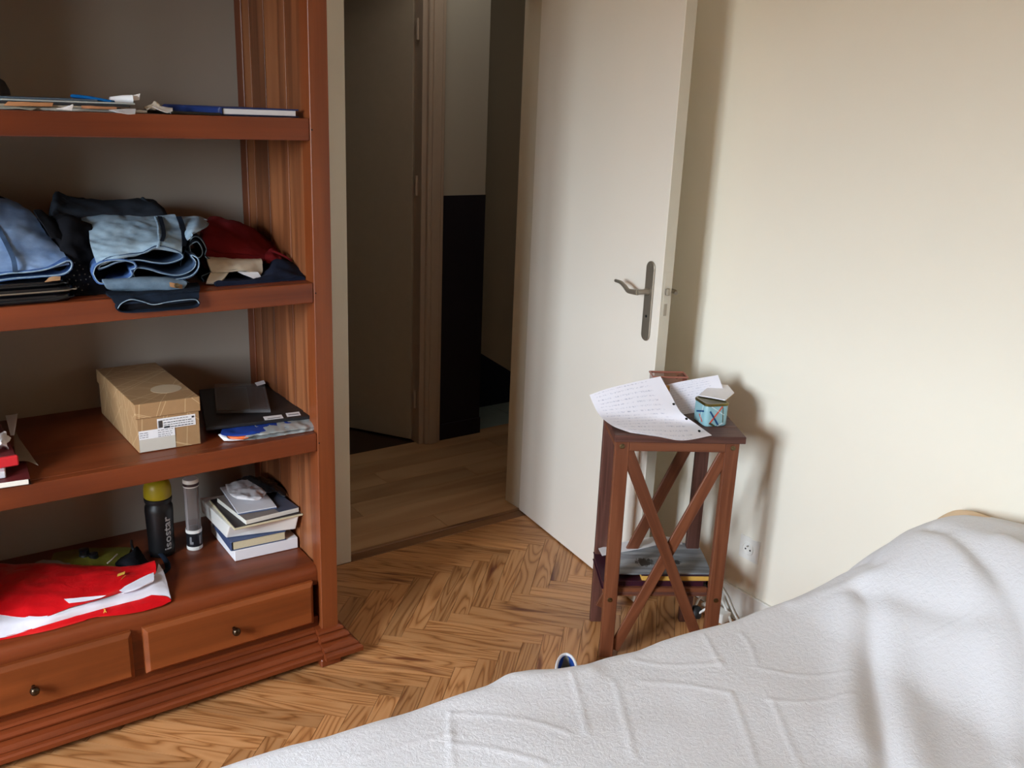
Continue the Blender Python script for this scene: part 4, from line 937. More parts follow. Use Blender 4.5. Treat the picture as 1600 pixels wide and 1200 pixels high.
lathe('button', [(.006, 0), (.006, .002), (.003, .003), (0, .003)], M['brass'], V3((0.635,2.302,1.1771)), jw, 14, (0, -1, 0))
finish(jw)
jm = tag(empty('mid_blue_jeans', (.62, 2.45, S2 + .03)), 'rolled mid-blue jeans with pale hem edges in the middle of the stack', 'jeans', g)
L1 = [(0.452,2.335,1.2131), (0.459,2.330,1.2320), (0.481,2.330,1.2413), (0.517,2.330,1.2422), (0.543,2.330,1.2343), (0.548,2.330,1.2230), (0.537,2.335,1.2167), (0.538,2.330,1.2049), (0.522,2.330,1.1965), (0.496,2.330,1.1953), (0.464,2.330,1.1915)]
roll('leg_roll', L1, 0, .26, M['jblue'], jm, .0035, .006, .03) if False else None
def rollat(name, L_, depth, mat, dz=.0, dx=.03):
    L_ = [V3(p) for p in L_]; rows = [[p + V3((dx * t, depth * t, dz * t)) for p in L_] for t in (0, .08, .3, .65, 1)]
    o = sheet(name, rows, mat, jm, .0035, 44, 14, .0022, 22, closed=True, seed=len(jm.children)); tube(name + '_edge', list(L_) + [L_[0]], .0012, M['jedge'], jm, 6, 60); return o
rollat('leg_roll', L1, .25, M['jhem'])
L2 = [(0.543,2.340,1.2060), (0.552,2.335,1.2204), (0.579,2.335,1.2155), (0.615,2.335,1.2018), (0.652,2.335,1.1960), (0.684,2.335,1.2068), (0.695,2.335,1.2257), (0.685,2.340,1.2434), (0.700,2.335,1.2351), (0.700,2.332,1.2128), (0.679,2.330,1.1933), (0.634,2.330,1.1868), (0.588,2.330,1.1854), (0.553,2.335,1.1903)]
rollat('leg_roll', L2, .25, M['jmid'])
L3 = [(0.692,2.420,1.2378), (0.714,2.420,1.2749), (0.734,2.420,1.2740), (0.749,2.420,1.2464), (0.745,2.420,1.2264), (0.761,2.420,1.2085), (0.756,2.420,1.1832), (0.733,2.420,1.1728), (0.737,2.420,1.1588), (0.707,2.420,1.1542), (0.684,2.420,1.1763), (0.681,2.420,1.2101)]
rollat('leg_roll', L3, .2, M['jdark'])
L4 = [(0.701,2.400,1.2584), (0.721,2.400,1.2673), (0.733,2.400,1.2434), (0.725,2.400,1.2272), (0.706,2.400,1.2316)]
rollat('leg_roll', L4, .15, M['jdark'])
finish(jm)
jl = tag(empty('light_jeans', (.62, 2.45, S2 + .07)), 'light-wash folded jeans on top of the stack of clothes', 'jeans', g)
sheet('leg', [[(0.493,2.610,1.3116), (0.549,2.610,1.3181), (0.613,2.610,1.3161), (0.679,2.610,1.3105), (0.726,2.610,1.3107)],
              [(0.483,2.580,1.3155), (0.542,2.580,1.3201), (0.609,2.580,1.3179), (0.671,2.580,1.3124), (0.720,2.580,1.3125)],
              [(0.482,2.500,1.2992), (0.534,2.500,1.3068), (0.594,2.500,1.3062), (0.652,2.500,1.3006), (0.707,2.500,1.2985)],
              [(0.467,2.420,1.2802), (0.519,2.420,1.2856), (0.575,2.420,1.2878), (0.631,2.420,1.2869), (0.689,2.420,1.2827)],
              [(0.461,2.365,1.2603), (0.509,2.360,1.2677), (0.561,2.360,1.2712), (0.614,2.360,1.2780), (0.672,2.360,1.2703)],
              [(0.462,2.342,1.2391), (0.504,2.335,1.2514), (0.553,2.335,1.2548), (0.606,2.335,1.2693), (0.664,2.340,1.2591)],
              [(0.466,2.345,1.2291), (0.508,2.340,1.2443), (0.555,2.340,1.2477), (0.608,2.340,1.2621), (0.664,2.345,1.2487)]], M['jlight'], jl, .004, 60, 60, .0055, 26, stretch=(.7, .5, 2.2))
L5 = [(0.464,2.338,1.2242), (0.484,2.334,1.2467), (0.527,2.332,1.2537), (0.566,2.332,1.2561), (0.603,2.332,1.2698), (0.637,2.332,1.2617), (0.660,2.334,1.2490), (0.660,2.336,1.2374), (0.626,2.336,1.2282), (0.593,2.336,1.2319), (0.555,2.336,1.2405), (0.511,2.336,1.2385), (0.480,2.336,1.2281)]
L5 = [V3(p) for p in L5]
o = sheet('hem', [[p + V3((.02 * t, .22 * t, .004 * t)) for p in L5] for t in (0, .1, .4, 1)], M['jmid'], jl, .003, 50, 12, .001, 30, closed=True); o['label'] = 'dark inside of the turned hem'
tube('hem_edge', list(L5) + [L5[0]], .0012, M['jedge'], jl, 6, 70)
tube('side_seam', [(0.666,2.573,1.3142), (0.651,2.493,1.3015), (0.630,2.413,1.2895), (0.614,2.352,1.2807), (0.602,2.326,1.2692)], .0035, M['jedge'], jl, 6, 26, .4)
o = sheet('seam_gap', [[(0.668,2.560,1.3174), (0.680,2.560,1.3161)], [(0.656,2.490,1.3017), (0.666,2.490,1.3013)], [(0.635,2.408,1.2899), (0.646,2.408,1.2894)], [(0.615,2.350,1.2825), (0.624,2.350,1.2821)]], M['jdark'], jl, .002, 4, 18, .001, 60)
o['label'] = 'dark frayed strip beside the seam'
sheet('seam_gap', [[(0.715,2.555,1.3155), (0.729,2.555,1.3151)], [(0.704,2.485,1.3004), (0.717,2.485,1.2999)], [(0.683,2.400,1.2855), (0.696,2.400,1.2817)], [(0.667,2.345,1.2678), (0.681,2.360,1.2650)]], M['jdark'], jl, .002, 4, 18, .001, 60)
sheet('leg', [[(0.738,2.600,1.3097), (0.762,2.600,1.3089), (0.792,2.600,1.3079), (0.817,2.600,1.2946)], [(0.715,2.500,1.2982), (0.735,2.500,1.3008), (0.758,2.500,1.3051), (0.778,2.500,1.2958)], [(0.695,2.420,1.2857), (0.707,2.420,1.2950), (0.723,2.420,1.3010), (0.740,2.420,1.2970)], [(0.685,2.370,1.2797), (0.688,2.370,1.2827), (0.695,2.370,1.2873), (0.703,2.380,1.2905)]], M['jlight'], jl, .004, 16, 16, .002, 30)
tube('hem_edge', [(0.784,2.590,1.3075), (0.789,2.585,1.3009), (0.800,2.580,1.3011), (0.807,2.570,1.2949), (0.784,2.520,1.2896), (0.741,2.450,1.2898)], .0022, M['jedge'], jl, 6, 30)
finish(jl)
# dark grey jeans at the back
jg = tag(empty('charcoal_jeans', (.6, 2.7, S2)), 'dark charcoal jeans heaped behind the light-wash jeans', 'jeans', g)
def backrow(y, dz, pts, zb):
    """closed loop: given the upper outline at depth y, down to the height zb"""
    up_ = [V3(p) for p in pts]; lo = [V3((p.x, y, zb)) for p in reversed(up_)]; return up_ + lo
rows = [backrow(2.58, 0, [(0.422,2.580,1.3192), (0.456,2.580,1.2985), (0.533,2.580,1.2988), (0.613,2.580,1.2958), (0.695,2.580,1.2892)], z2),
        backrow(2.62, 0, [(0.425,2.620,1.3389), (0.459,2.620,1.3380), (0.544,2.620,1.3272), (0.633,2.620,1.3246), (0.711,2.620,1.3083)], z2),
        backrow(2.68, 0, [(0.440,2.680,1.3554), (0.477,2.680,1.3579), (0.558,2.680,1.3442), (0.661,2.680,1.3469), (0.711,2.680,1.3157)], z2),
        backrow(2.74, 0, [(0.458,2.740,1.3439), (0.491,2.740,1.3500), (0.571,2.740,1.3343), (0.676,2.740,1.3352), (0.723,2.740,1.3015)], z2)]
sheet('fold', rows, M['jgrey'], jg, .004, 70, 30, .006, 24, closed=True, cap=True)
tube('hem_loop', [(0.422,2.600,1.3169), (0.430,2.640,1.3416), (0.445,2.660,1.3556), (0.464,2.660,1.3535), (0.461,2.640,1.3308), (0.443,2.600,1.3129)], .005, M['jgrey'], jg, 8, 30)
tube('belt_loop', [(0.663,2.685,1.3499), (0.672,2.660,1.3365), (0.674,2.620,1.3164)], .007, M['jgrey'], jg, 8, 14)
finish(jg)
# studded black garment
bg_ = tag(empty('studded_top', (.5, 2.5, S2)), 'black garment with tiny studs between the two stacks of jeans', 'top', g)
rows = [backrow(2.36, 0, [(0.359,2.360,1.1513), (0.395,2.360,1.1606), (0.444,2.360,1.1565), (0.479,2.360,1.1471)], z2),
        backrow(2.40, 0, [(0.382,2.400,1.2042), (0.409,2.400,1.2411), (0.444,2.400,1.2312), (0.485,2.400,1.1969)], z2),
        backrow(2.50, 0, [(0.401,2.500,1.2662), (0.428,2.500,1.3203), (0.464,2.500,1.3111), (0.512,2.500,1.2607)], z2),
        backrow(2.60, 0, [(0.386,2.600,1.3100), (0.416,2.600,1.3203), (0.476,2.600,1.3068), (0.537,2.600,1.2929)], z2)]
sheet('cloth', rows, M['blackc'], bg_, .004, 60, 30, .009, 28, closed=True, cap=True)
sheet('collar', [[(0.371,2.560,1.3421), (0.388,2.560,1.3416), (0.404,2.560,1.3253)], [(0.374,2.500,1.3269), (0.392,2.500,1.3216), (0.415,2.500,1.3098)], [(0.389,2.460,1.2848), (0.403,2.460,1.2841), (0.419,2.460,1.2739)]], M['blackc'], bg_, .005, 10, 10, .003, 30)
R2_ = random.Random(3)
studs = [(R2_.uniform(106, 136), R2_.uniform(412, 446)) for _ in range(1)]
sv, sf = [], []
for cx_, cy_, cz_ in [(0.410,2.385,1.2326), (0.422,2.385,1.2349), (0.432,2.385,1.2281), (0.414,2.380,1.2208), (0.425,2.380,1.2169), (0.438,2.380,1.2192), (0.416,2.375,1.2060), (0.428,2.375,1.2066), (0.441,2.378,1.2068), (0.418,2.370,1.1942), (0.429,2.370,1.1950), (0.441,2.372,1.1953), (0.404,2.370,1.1984), (0.411,2.366,1.1862), (0.421,2.364,1.1795), (0.433,2.367,1.1827), (0.404,2.380,1.2121), (0.444,2.368,1.1833), (0.428,2.362,1.1715), (0.451,2.376,1.2002)]:
    n0 = len(sv); r_ = .0022; cy_ -= .004
    sv += [(cx_ + r_, cy_, cz_), (cx_, cy_, cz_ + r_), (cx_ - r_, cy_, cz_), (cx_, cy_, cz_ - r_), (cx_, cy_ - r_, cz_), (cx_, cy_ + .006, cz_)]
    for i in range(4): sf += [(n0 + i, n0 + (i + 1) % 4, n0 + 4), (n0 + (i + 1) % 4, n0 + i, n0 + 5)]
o = mobj('studs', sv, sf, M['steel'], bg_); o['kind'] = 'stuff'
finish(bg_)
# light blue jeans at the left, on glossy black cases
jb = tag(empty('pale_blue_jeans', (.35, 2.45, S2 + .05)), 'pale blue folded jeans at the left on the glossy black cases', 'jeans', g)
sheet('leg', [[(0.217,2.660,1.3794), (0.272,2.660,1.3784), (0.314,2.660,1.3681), (0.355,2.660,1.3479)],
              [(0.205,2.580,1.3417), (0.260,2.580,1.3524), (0.308,2.580,1.3480), (0.373,2.580,1.3304)],
              [(0.194,2.500,1.3065), (0.247,2.500,1.3163), (0.308,2.500,1.3139), (0.390,2.500,1.2857)],
              [(0.183,2.430,1.2721), (0.248,2.430,1.2776), (0.308,2.430,1.2775), (0.404,2.430,1.2571)],
              [(0.174,2.370,1.2454), (0.237,2.370,1.2458), (0.302,2.370,1.2447), (0.404,2.370,1.2475)],
              [(0.170,2.345,1.2311), (0.233,2.345,1.2297), (0.297,2.345,1.2282), (0.403,2.345,1.2422)]], M['jblue'], jb, .005, 50, 50, .004, 24, stretch=(.8, .5, 2))
L6 = [V3(p) for p in ((0.181,2.340,1.2225), (0.231,2.338,1.2222), (0.276,2.336,1.2267), (0.315,2.336,1.2269), (0.356,2.336,1.2317), (0.398,2.338,1.2467), (0.408,2.340,1.2397), (0.402,2.340,1.2249), (0.382,2.340,1.2157), (0.335,2.340,1.2145), (0.282,2.340,1.2138), (0.230,2.340,1.2103), (0.180,2.340,1.2126))]
o = sheet('hem', [[p + V3((.01 * t, .22 * t, .0)) for p in L6] for t in (0, .08, .4, 1)], M['jhem'], jb, .003, 50, 12, .0008, 40, closed=True); o['label'] = 'stitched blue hem'
tube('hem_edge', list(L6), .0018, M['jedge'], jb, 6, 60)
o = sheet('side_seam', [[(0.274,2.535,1.3293), (0.285,2.535,1.3290)], [(0.277,2.470,1.3037), (0.287,2.468,1.3051)], [(0.283,2.415,1.2764), (0.293,2.413,1.2776)], [(0.285,2.362,1.2529), (0.295,2.360,1.2540)], [(0.282,2.332,1.2313), (0.293,2.332,1.2306)]], M['jmid'], jb, .003, 4, 24, .001, 50); o['label'] = 'dark double seam'
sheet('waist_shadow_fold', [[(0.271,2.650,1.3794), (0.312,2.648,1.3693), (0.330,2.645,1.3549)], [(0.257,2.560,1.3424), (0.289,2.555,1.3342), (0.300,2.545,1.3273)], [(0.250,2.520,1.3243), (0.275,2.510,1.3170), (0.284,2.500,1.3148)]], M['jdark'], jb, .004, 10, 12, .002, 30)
finish(jb)
g2 = 'glossy black cases under the pale jeans'
for i, (xr, z0, z1_, lab) in enumerate(((.405, S2 + .001, S2 + .017, 'lowest'), (.412, S2 + .0185, S2 + .033, 'middle'), (.395, S2 + .0345, S2 + .047, 'topmost'))):
    lo_ = [(.16, 2.30 + .006 * i), (xr - .05, 2.302 + .006 * i), (xr - .015, 2.312 + .006 * i), (xr, 2.345), (xr, 2.56), (.16, 2.58)]
    t_ = tag(empty('black_case', (.28, 2.44, z0)), lab + ' of three glossy black flat cases at the left of the second shelf', 'case', g2)
    prism('shell', [(x, y, z0) for x, y in lo_], (0, 0, z1_ - z0), M['gloss'], t_, bevel=.004, smooth=True)
    tube('piping', [(x, y - .001, (z0 + z1_) / 2) for x, y in lo_[:5]], .0018, M['steel'] if i == 1 else M['black'], t_, 6, 30)
    finish(t_)
sheetcard = card('brass_tag', [[(0.353,2.325,1.2127), (0.364,2.325,1.2149), (0.379,2.325,1.2138)], [(0.342,2.310,1.2071), (0.359,2.310,1.2089), (0.375,2.310,1.2092)]], '#b58c66', 'small tan shiny tag sticking out under the pale jeans', 'tag', .002, None)
for k, (px, lw) in enumerate((((0.311,2.300,1.1786), .018), ((0.332,2.302,1.1676), .012))):
    pass
# red, cream and navy garments at the right
rg = tag(empty('red_garment', (.9, 2.5, S2)), 'dark red crumpled garment at the right of the second shelf', 'garment', g)
rows = [backrow(2.46, 0, [(0.761,2.460,1.2332), (0.809,2.460,1.2237), (0.880,2.460,1.2126), (0.943,2.460,1.2017)], S2 + .036),
        backrow(2.50, 0, [(0.765,2.500,1.2619), (0.824,2.500,1.2591), (0.895,2.500,1.2415), (0.972,2.500,1.1976)], S2 + .034),
        backrow(2.57, 0, [(0.792,2.570,1.2867), (0.841,2.570,1.2884), (0.913,2.570,1.2711), (1.000,2.570,1.2043)], S2 + .034),
        backrow(2.65, 0, [(0.830,2.650,1.2846), (0.880,2.650,1.2864), (0.936,2.650,1.2714), (1.018,2.650,1.2071)], S2 + .034),
        backrow(2.70, 0, [(0.855,2.700,1.2685), (0.896,2.700,1.2669), (0.949,2.700,1.2496), (1.016,2.700,1.1924)], S2 + .034)]
sheet('cloth', rows, M['redc'], rg, .004, 70, 34, .007, 22, closed=True, cap=True)
sheet('sleeve', [[(0.935,2.480,1.2208), (0.952,2.480,1.2271), (0.968,2.480,1.2154)], [(0.921,2.455,1.2038), (0.947,2.455,1.2094), (0.969,2.455,1.2045)], [(0.922,2.440,1.1935), (0.944,2.440,1.1940), (0.963,2.440,1.1964)]], M['redc'], rg, .006, 10, 12, .005, 40)
tube('strap', [(0.948,2.470,1.2216), (0.964,2.460,1.2149), (0.979,2.450,1.2065), (0.993,2.440,1.1945)], lambda t: .007 * (1 - .5 * t), M['redc'], rg, 8, 16, .6)
finish(rg)
cg = tag(empty('cream_garment', (.83, 2.45, S2)), 'cream folded garment under the red one on the second shelf', 'garment', g)
sheet('fold', [[(0.790,2.580,1.1999), (0.848,2.580,1.1929), (0.903,2.580,1.1860), (0.949,2.580,1.1833)],
               [(0.754,2.440,1.2212), (0.802,2.440,1.2132), (0.858,2.440,1.2081), (0.905,2.440,1.2071)],
               [(0.747,2.400,1.2090), (0.791,2.400,1.2062), (0.847,2.400,1.2028), (0.896,2.410,1.1981)],
               [(0.748,2.385,1.1911), (0.792,2.385,1.1881), (0.841,2.385,1.1883), (0.892,2.400,1.1754)],
               [(0.753,2.390,1.1865), (0.794,2.390,1.1872), (0.839,2.390,1.1841), (0.875,2.395,1.1599)],
               [(0.762,2.420,1.1793), (0.804,2.420,1.1782), (0.853,2.420,1.1748), (0.888,2.420,1.1582)]], M['creamc'], cg, .005, 34, 26, .003, 30)
sheet('corner', [[(0.750,2.392,1.1898), (0.776,2.392,1.1864), (0.798,2.392,1.1849)], [(0.736,2.375,1.1767), (0.757,2.375,1.1718), (0.778,2.375,1.1737)], [(0.726,2.360,1.1666), (0.742,2.360,1.1654), (0.759,2.360,1.1658)]], M['creamc'], cg, .004, 12, 10, .003, 30)
sheet('corner', [[(0.821,2.388,1.1857), (0.848,2.388,1.1821), (0.875,2.388,1.1803)], [(0.841,2.382,1.1749), (0.860,2.382,1.1701), (0.882,2.386,1.1678)], [(0.862,2.380,1.1633), (0.873,2.380,1.1591), (0.883,2.384,1.1576)]], M['white'], cg, .004, 12, 10, .001, 30)
finish(cg)
ng = tag(empty('navy_garment', (.9, 2.45, S2)), 'dark navy knit lying lowest at the right end of the second shelf', 'garment', g)
rows = [backrow(2.345, 0, [(0.759,2.345,1.1667), (0.818,2.345,1.1639), (0.906,2.345,1.1626), (0.979,2.345,1.1625)], z2),
        backrow(2.38, 0, [(0.762,2.380,1.1638), (0.866,2.380,1.1596), (0.920,2.380,1.1785), (0.997,2.380,1.1678)], z2),
        backrow(2.45, 0, [(0.776,2.450,1.1612), (0.892,2.450,1.1600), (0.948,2.450,1.1975), (1.008,2.450,1.1811)], z2),
        backrow(2.60, 0, [(0.825,2.600,1.1509), (0.928,2.600,1.1514), (0.987,2.600,1.1779), (1.026,2.600,1.1680)], z2)]
sheet('cloth', rows, M['navyc'], ng, .004, 70, 30, .005, 30, closed=True, cap=True)
finish(ng)

# --- third shelf
m, nt_, b_ = newmat('kraft_cardboard'); v_ = coords(nt_)
mx_ = None; RR = random.Random(5)
for k in range(9):
    d3 = V3((RR.uniform(-1, 1), RR.uniform(-1, 1), RR.uniform(-1, 1))).normalized(); fq = RR.uniform(4.5, 9); of = RR.uniform(0, 1)
    dt = N(nt_, 'ShaderNodeVectorMath', operation='DOT_PRODUCT'); dt.inputs[1].default_value = tuple(d3 * fq); nt_.links.new(v_, dt.inputs[0])
    ad = N(nt_, 'ShaderNodeMath', operation='ADD'); ad.inputs[1].default_value = of; nt_.links.new(dt.outputs['Value'], ad.inputs[0])
    fr = N(nt_, 'ShaderNodeMath', operation='FRACT'); nt_.links.new(ad.outputs[0], fr.inputs[0])
    sb_ = N(nt_, 'ShaderNodeMath', operation='SUBTRACT'); sb_.inputs[1].default_value = .5; nt_.links.new(fr.outputs[0], sb_.inputs[0])
    ab = N(nt_, 'ShaderNodeMath', operation='ABSOLUTE'); nt_.links.new(sb_.outputs[0], ab.inputs[0])
    ls = N(nt_, 'ShaderNodeMath', operation='LESS_THAN'); ls.inputs[1].default_value = .00065 * fq; nt_.links.new(ab.outputs[0], ls.inputs[0])
    if mx_ is None: mx_ = ls
    else:
        m2 = N(nt_, 'ShaderNodeMath', operation='MAXIMUM'); nt_.links.new(mx_.outputs[0], m2.inputs[0]); nt_.links.new(ls.outputs[0], m2.inputs[1]); mx_ = m2
ml_ = N(nt_, 'ShaderNodeMath', operation='MULTIPLY'); ml_.inputs[1].default_value = .55; nt_.links.new(mx_.outputs[0], ml_.inputs[0])
kf = mixrgb(nt_, noise_n(nt_, v_, 60, 3), lin('#997650'), lin('#a68159'))
nt_.links.new(mixrgb(nt_, ml_.outputs[0], kf, lin('#dcc094')), b_.inputs['Base Color']); b_.inputs['Roughness'].default_value = .7; M['kraft'] = m
z3 = S3 + .0008
sb = tag(empty('shoebox', (.60, 2.56, S3)), 'brown cardboard shoebox printed with thin light lines on the third shelf', 'shoebox')
A, B, C = V3((.530, 2.372, z3)), V3((.688, 2.366, z3)), V3((.520, 2.752, z3))
slab3('box_body', A, B, C, .122, M['kraft'], sb, bevel=.001)
A2, B2, C2 = V3((.526, 2.368, S3 + .095)), V3((.692, 2.362, S3 + .095)), V3((.516, 2.756, S3 + .095))
slab3('lid', A2, B2, C2, .040, M['kraft'], sb, bevel=.0015)
lidc = V3((0.635,2.471,0.8620)); lidc.z = S3 + .1351
ov = [lidc + V3((.040 * math.cos(a), .040 * math.sin(a), 0)) for a in [k * 2 * PI / 40 for k in range(40)]]
o = prism('lid_emblem', ov, (0, 0, .0005), plain('emblem_print', '#c3ab8c', .6, var=.03), sb); o['label'] = 'pale round print on the lid'
fx = (B - A).normalized(); fy = V3((0, 0, 1))
def onfront(s0, h0, s1, h1, mat, nm='label', lab=None, off=.0006):
    o_ = A + fx * s0 + fy * h0; d_ = decal(nm, o_, o_ + fx * (s1 - s0), o_ + fy * (h1 - h0), mat, sb, off)
    if lab: d_['label'] = lab
    return d_
wl_ = plain('white_label', '#e6e4e6', .6, var=.02); gl_ = plain('grey_label', '#c6bfb4', .6, var=.02); inkm = plain('label_ink', '#2b2b30', .6); inkg = plain('label_ink_grey', '#7d7c80', .6)
onfront(.050, .057, .148, .087, wl_, 'label', 'white size label with printed rows')
onfront(.002, .036, .093, .060, wl_, 'label', 'white label at the lower left of the box end', .0011)
onfront(.002, .0015, .093, .0355, gl_, 'label', 'blank grey sticker')
R3 = random.Random(11)
def rows_of_text(s0, s1, hs, th_, mat):
    for h in hs:
        s = s0
        while s < s1:
            w_ = R3.uniform(.003, .009)
            if s + w_ < s1: onfront(s, h, s + w_, h + th_, mat, 'printed_word', None, .0017)
            s += w_ + .0022
rows_of_text(.064, .130, (.081,), .0018, inkg); rows_of_text(.066, .140, (.0735,), .0018, inkm); rows_of_text(.066, .142, (.067,), .0022, inkg)
onfront(.066, .0595, .081, .0645, inkm, 'printed_word', None, .0017); rows_of_text(.083, .142, (.0605,), .0020, inkm)
for k in range(9): onfront(.052 + k * .0012, .062, .0526 + k * .0012, .082, inkm, 'barcode_line', None, .0017)
rows_of_text(.004, .03, (.053, .047, .041), .0016, inkg); rows_of_text(.05, .09, (.055, .049, .043, .038), .0016, inkg)
onfront(.138, .078, .144, .083, inkm, 'printed_word', None, .0017)
finish(sb)
# black folder with two stickers
bf = tag(slab3('black_folder', V3((0.712,2.393,0.7520)), V3((1.005,2.348,0.7520)), V3((0.802,2.744,0.7520)), .010, plain('ribbed_black_card', '#191719', .55, bumpy=.2), None, z=S3 + .024, bevel=.002), 'large matte black folder beside the shoebox', 'folder')
zt_ = S3 + .0342 - bf.location.z
def onfold(p, q_, r_, nm, mat, lab=None, dz=0.0):
    A_, B_, C_ = V3(p), V3(q_), V3(r_)
    for v in (A_, B_, C_): v.z = S3 + .0342 + dz
    o = decal(nm, A_, B_, C_, mat, bf, .0002); o.matrix_parent_inverse = Matrix.Translation(bf.location).inverted()
    if lab: o['label'] = lab
onfold((0.872,2.373,0.7610), (0.924,2.366,0.7610), (0.878,2.404,0.7610), 'sticker', wl_, 'white sticker on the folder')
onfold((0.937,2.371,0.7610), (0.976,2.366,0.7610), (0.945,2.403,0.7610), 'sticker', wl_, 'smaller white sticker on the folder')
for k in range(3): onfold((0.881,2.377,0.7610), (0.917,2.373,0.7610), (0.882,2.381,0.7610), 'printed_word', inkg, None, .0008 + k * .0001)
onfold((0.945,2.380,0.7610), (0.974,2.375,0.7610), (0.946,2.387,0.7610), 'printed_word', inkg, None, .0008)
# plastic mailing bag under the folder
mb = tag(empty('mailing_bag', (.87, 2.45, S3)), 'crumpled silver and blue plastic bag with orange label under the black folder', 'bag')
sheet('silver_film', [[(0.836,2.557,0.7450), (0.911,2.550,0.7450), (0.984,2.532,0.7450), (1.051,2.495,0.7450)], [(0.805,2.363,0.7470), (0.859,2.360,0.7500), (0.935,2.361,0.7520), (0.999,2.351,0.7500)],
      [(0.801,2.328,0.7420), (0.849,2.309,0.7450), (0.914,2.311,0.7460), (0.999,2.320,0.7420)], [(0.782,2.340,0.7340), (0.857,2.333,0.7320), (0.925,2.316,0.7350), (1.005,2.318,0.7340)], [(0.748,2.356,0.7285), (0.828,2.328,0.7285), (0.916,2.317,0.7285), (0.988,2.314,0.7285)]], plain('silver_film', '#a8adad', .28, .3, .15, 40), mb, .0015, 40, 24, .004, 45)
sheet('blue_film', [[(0.804,2.463,0.7490), (0.875,2.452,0.7500), (0.965,2.435,0.7500)], [(0.742,2.363,0.7470), (0.820,2.354,0.7510), (0.941,2.352,0.7500)], [(0.780,2.334,0.7420), (0.835,2.320,0.7460), (0.925,2.327,0.7470)]], plain('blue_film', '#1f3c8c', .25), mb, .0012, 30, 14, .003, 50)
sheet('label', [[(0.756,2.376,0.7440), (0.777,2.355,0.7450), (0.812,2.322,0.7420)], [(0.754,2.361,0.7380), (0.777,2.336,0.7380), (0.805,2.324,0.7370)], [(0.757,2.349,0.7310), (0.777,2.338,0.7310), (0.793,2.332,0.7310)]], plain('orange_label', '#e0672a', .5), mb, .001, 12, 8, .0006, 40)['label'] = 'orange label'
sheet('white_print', [[(0.738,2.372,0.7430), (0.746,2.370,0.7440), (0.757,2.370,0.7440)], [(0.741,2.360,0.7370), (0.748,2.350,0.7370), (0.758,2.342,0.7360)], [(0.747,2.352,0.7295), (0.767,2.340,0.7298), (0.793,2.331,0.7305)]], wl_, mb, .001, 8, 8)
finish(mb)
# clear cases on the folder
cdm = clear('clear_case_plastic', '#8f8f92', .18, .12); zc = S3 + .0348
cd = tag(empty('disc_case', (.87, 2.58, zc)), 'clear plastic disc case with grey sleeve lying on the black folder', 'case')
A, B, C = V3((0.773,2.494,0.7640)), V3((0.910,2.428,0.7640)), V3((0.850,2.742,0.7640))
for v in (A, B, C): v.z = zc
slab3('case_shell', A, B, C, .011, cdm, cd, bevel=.001)
u_, v_ = (B - A), (C - A)
slab3('sleeve', A + u_ * .04 + v_ * .06 + V3((0, 0, .002)), A + u_ * .62 + v_ * .06 + V3((0, 0, .002)), A + u_ * .04 + v_ * .94 + V3((0, 0, .002)), .002, plain('grey_sleeve', '#55504d', .5, var=.4, nscale=30), cd, bevel=0)
slab3('sleeve', A + u_ * .63 + v_ * .06 + V3((0, 0, .002)), A + u_ * .96 + v_ * .06 + V3((0, 0, .002)), A + u_ * .63 + v_ * .94 + V3((0, 0, .002)), .002, plain('brown_sleeve', '#3e2c26', .5, var=.4, nscale=30), cd, bevel=0)
finish(cd)
tag(sheet('paper_slip', [[(0.960,2.690,0.7750), (0.989,2.687,0.7800)], [(0.955,2.654,0.7750), (0.981,2.652,0.7800)]], M['white'], None, .0008, 4, 4), 'narrow white paper slip behind the disc case', 'paper')
# left pile
g = 'papers and folders at the left of the third shelf'
mar = plain('dark_red_card', '#5b1a1c', .5); redm = plain('bright_red_card', '#c8232b', .45)
t_ = tag(empty('book', (.16, 2.42, S3)), 'book with cream page edges at the bottom of the left pile', 'book', g)
slab3('cover', (.02, 2.315, z3), (.262, 2.290, z3), (.04, 2.56, z3), .0012, M['black'], t_); slab3('pages', (.022, 2.313, z3 + .0012), (.258, 2.290, z3 + .0012), (.042, 2.555, z3 + .0012), .0125, M['pages'], t_)
slab3('cover', (.02, 2.315, z3 + .0138), (.262, 2.290, z3 + .0138), (.04, 2.56, z3 + .0138), .0014, mar, t_); finish(t_)
tag(slab3('plastic_sleeve', (.02, 2.32, z3 + .016), (.215, 2.318, z3 + .016), (.04, 2.50, z3 + .016), .017, plain('white_papers', '#cfccd2', .4, var=.06), None, bevel=.002), 'white papers between the book and the red folder', 'papers', g)
t_ = tag(empty('red_folder', (.12, 2.45, z3 + .03)), 'bright red folder with a darker red top in the left pile', 'folder', g)
slab3('front_band', (.0, 2.335, z3 + .034), (.248, 2.338, z3 + .034), (.0, 2.347, z3 + .034), .026, redm, t_, bevel=.003)
slab3('folder_body', (.0, 2.348, z3 + .034), (.246, 2.351, z3 + .034), (.0, 2.68, z3 + .034), .025, mar, t_, bevel=.003)
finish(t_)
tag(sheet('brown_sheet', [[(0.275,2.617,0.7600), (0.277,2.594,0.7600), (0.276,2.549,0.7600)], [(0.260,2.508,0.7570), (0.271,2.476,0.7570), (0.283,2.438,0.7570)], [(0.249,2.397,0.7520), (0.271,2.395,0.7500), (0.290,2.356,0.7480)]], plain('grey_brown_paper', '#8b7867', .7), None, .0008, 10, 12, .001, 20), 'grey-brown paper corner sticking out right of the red folder', 'paper', g)
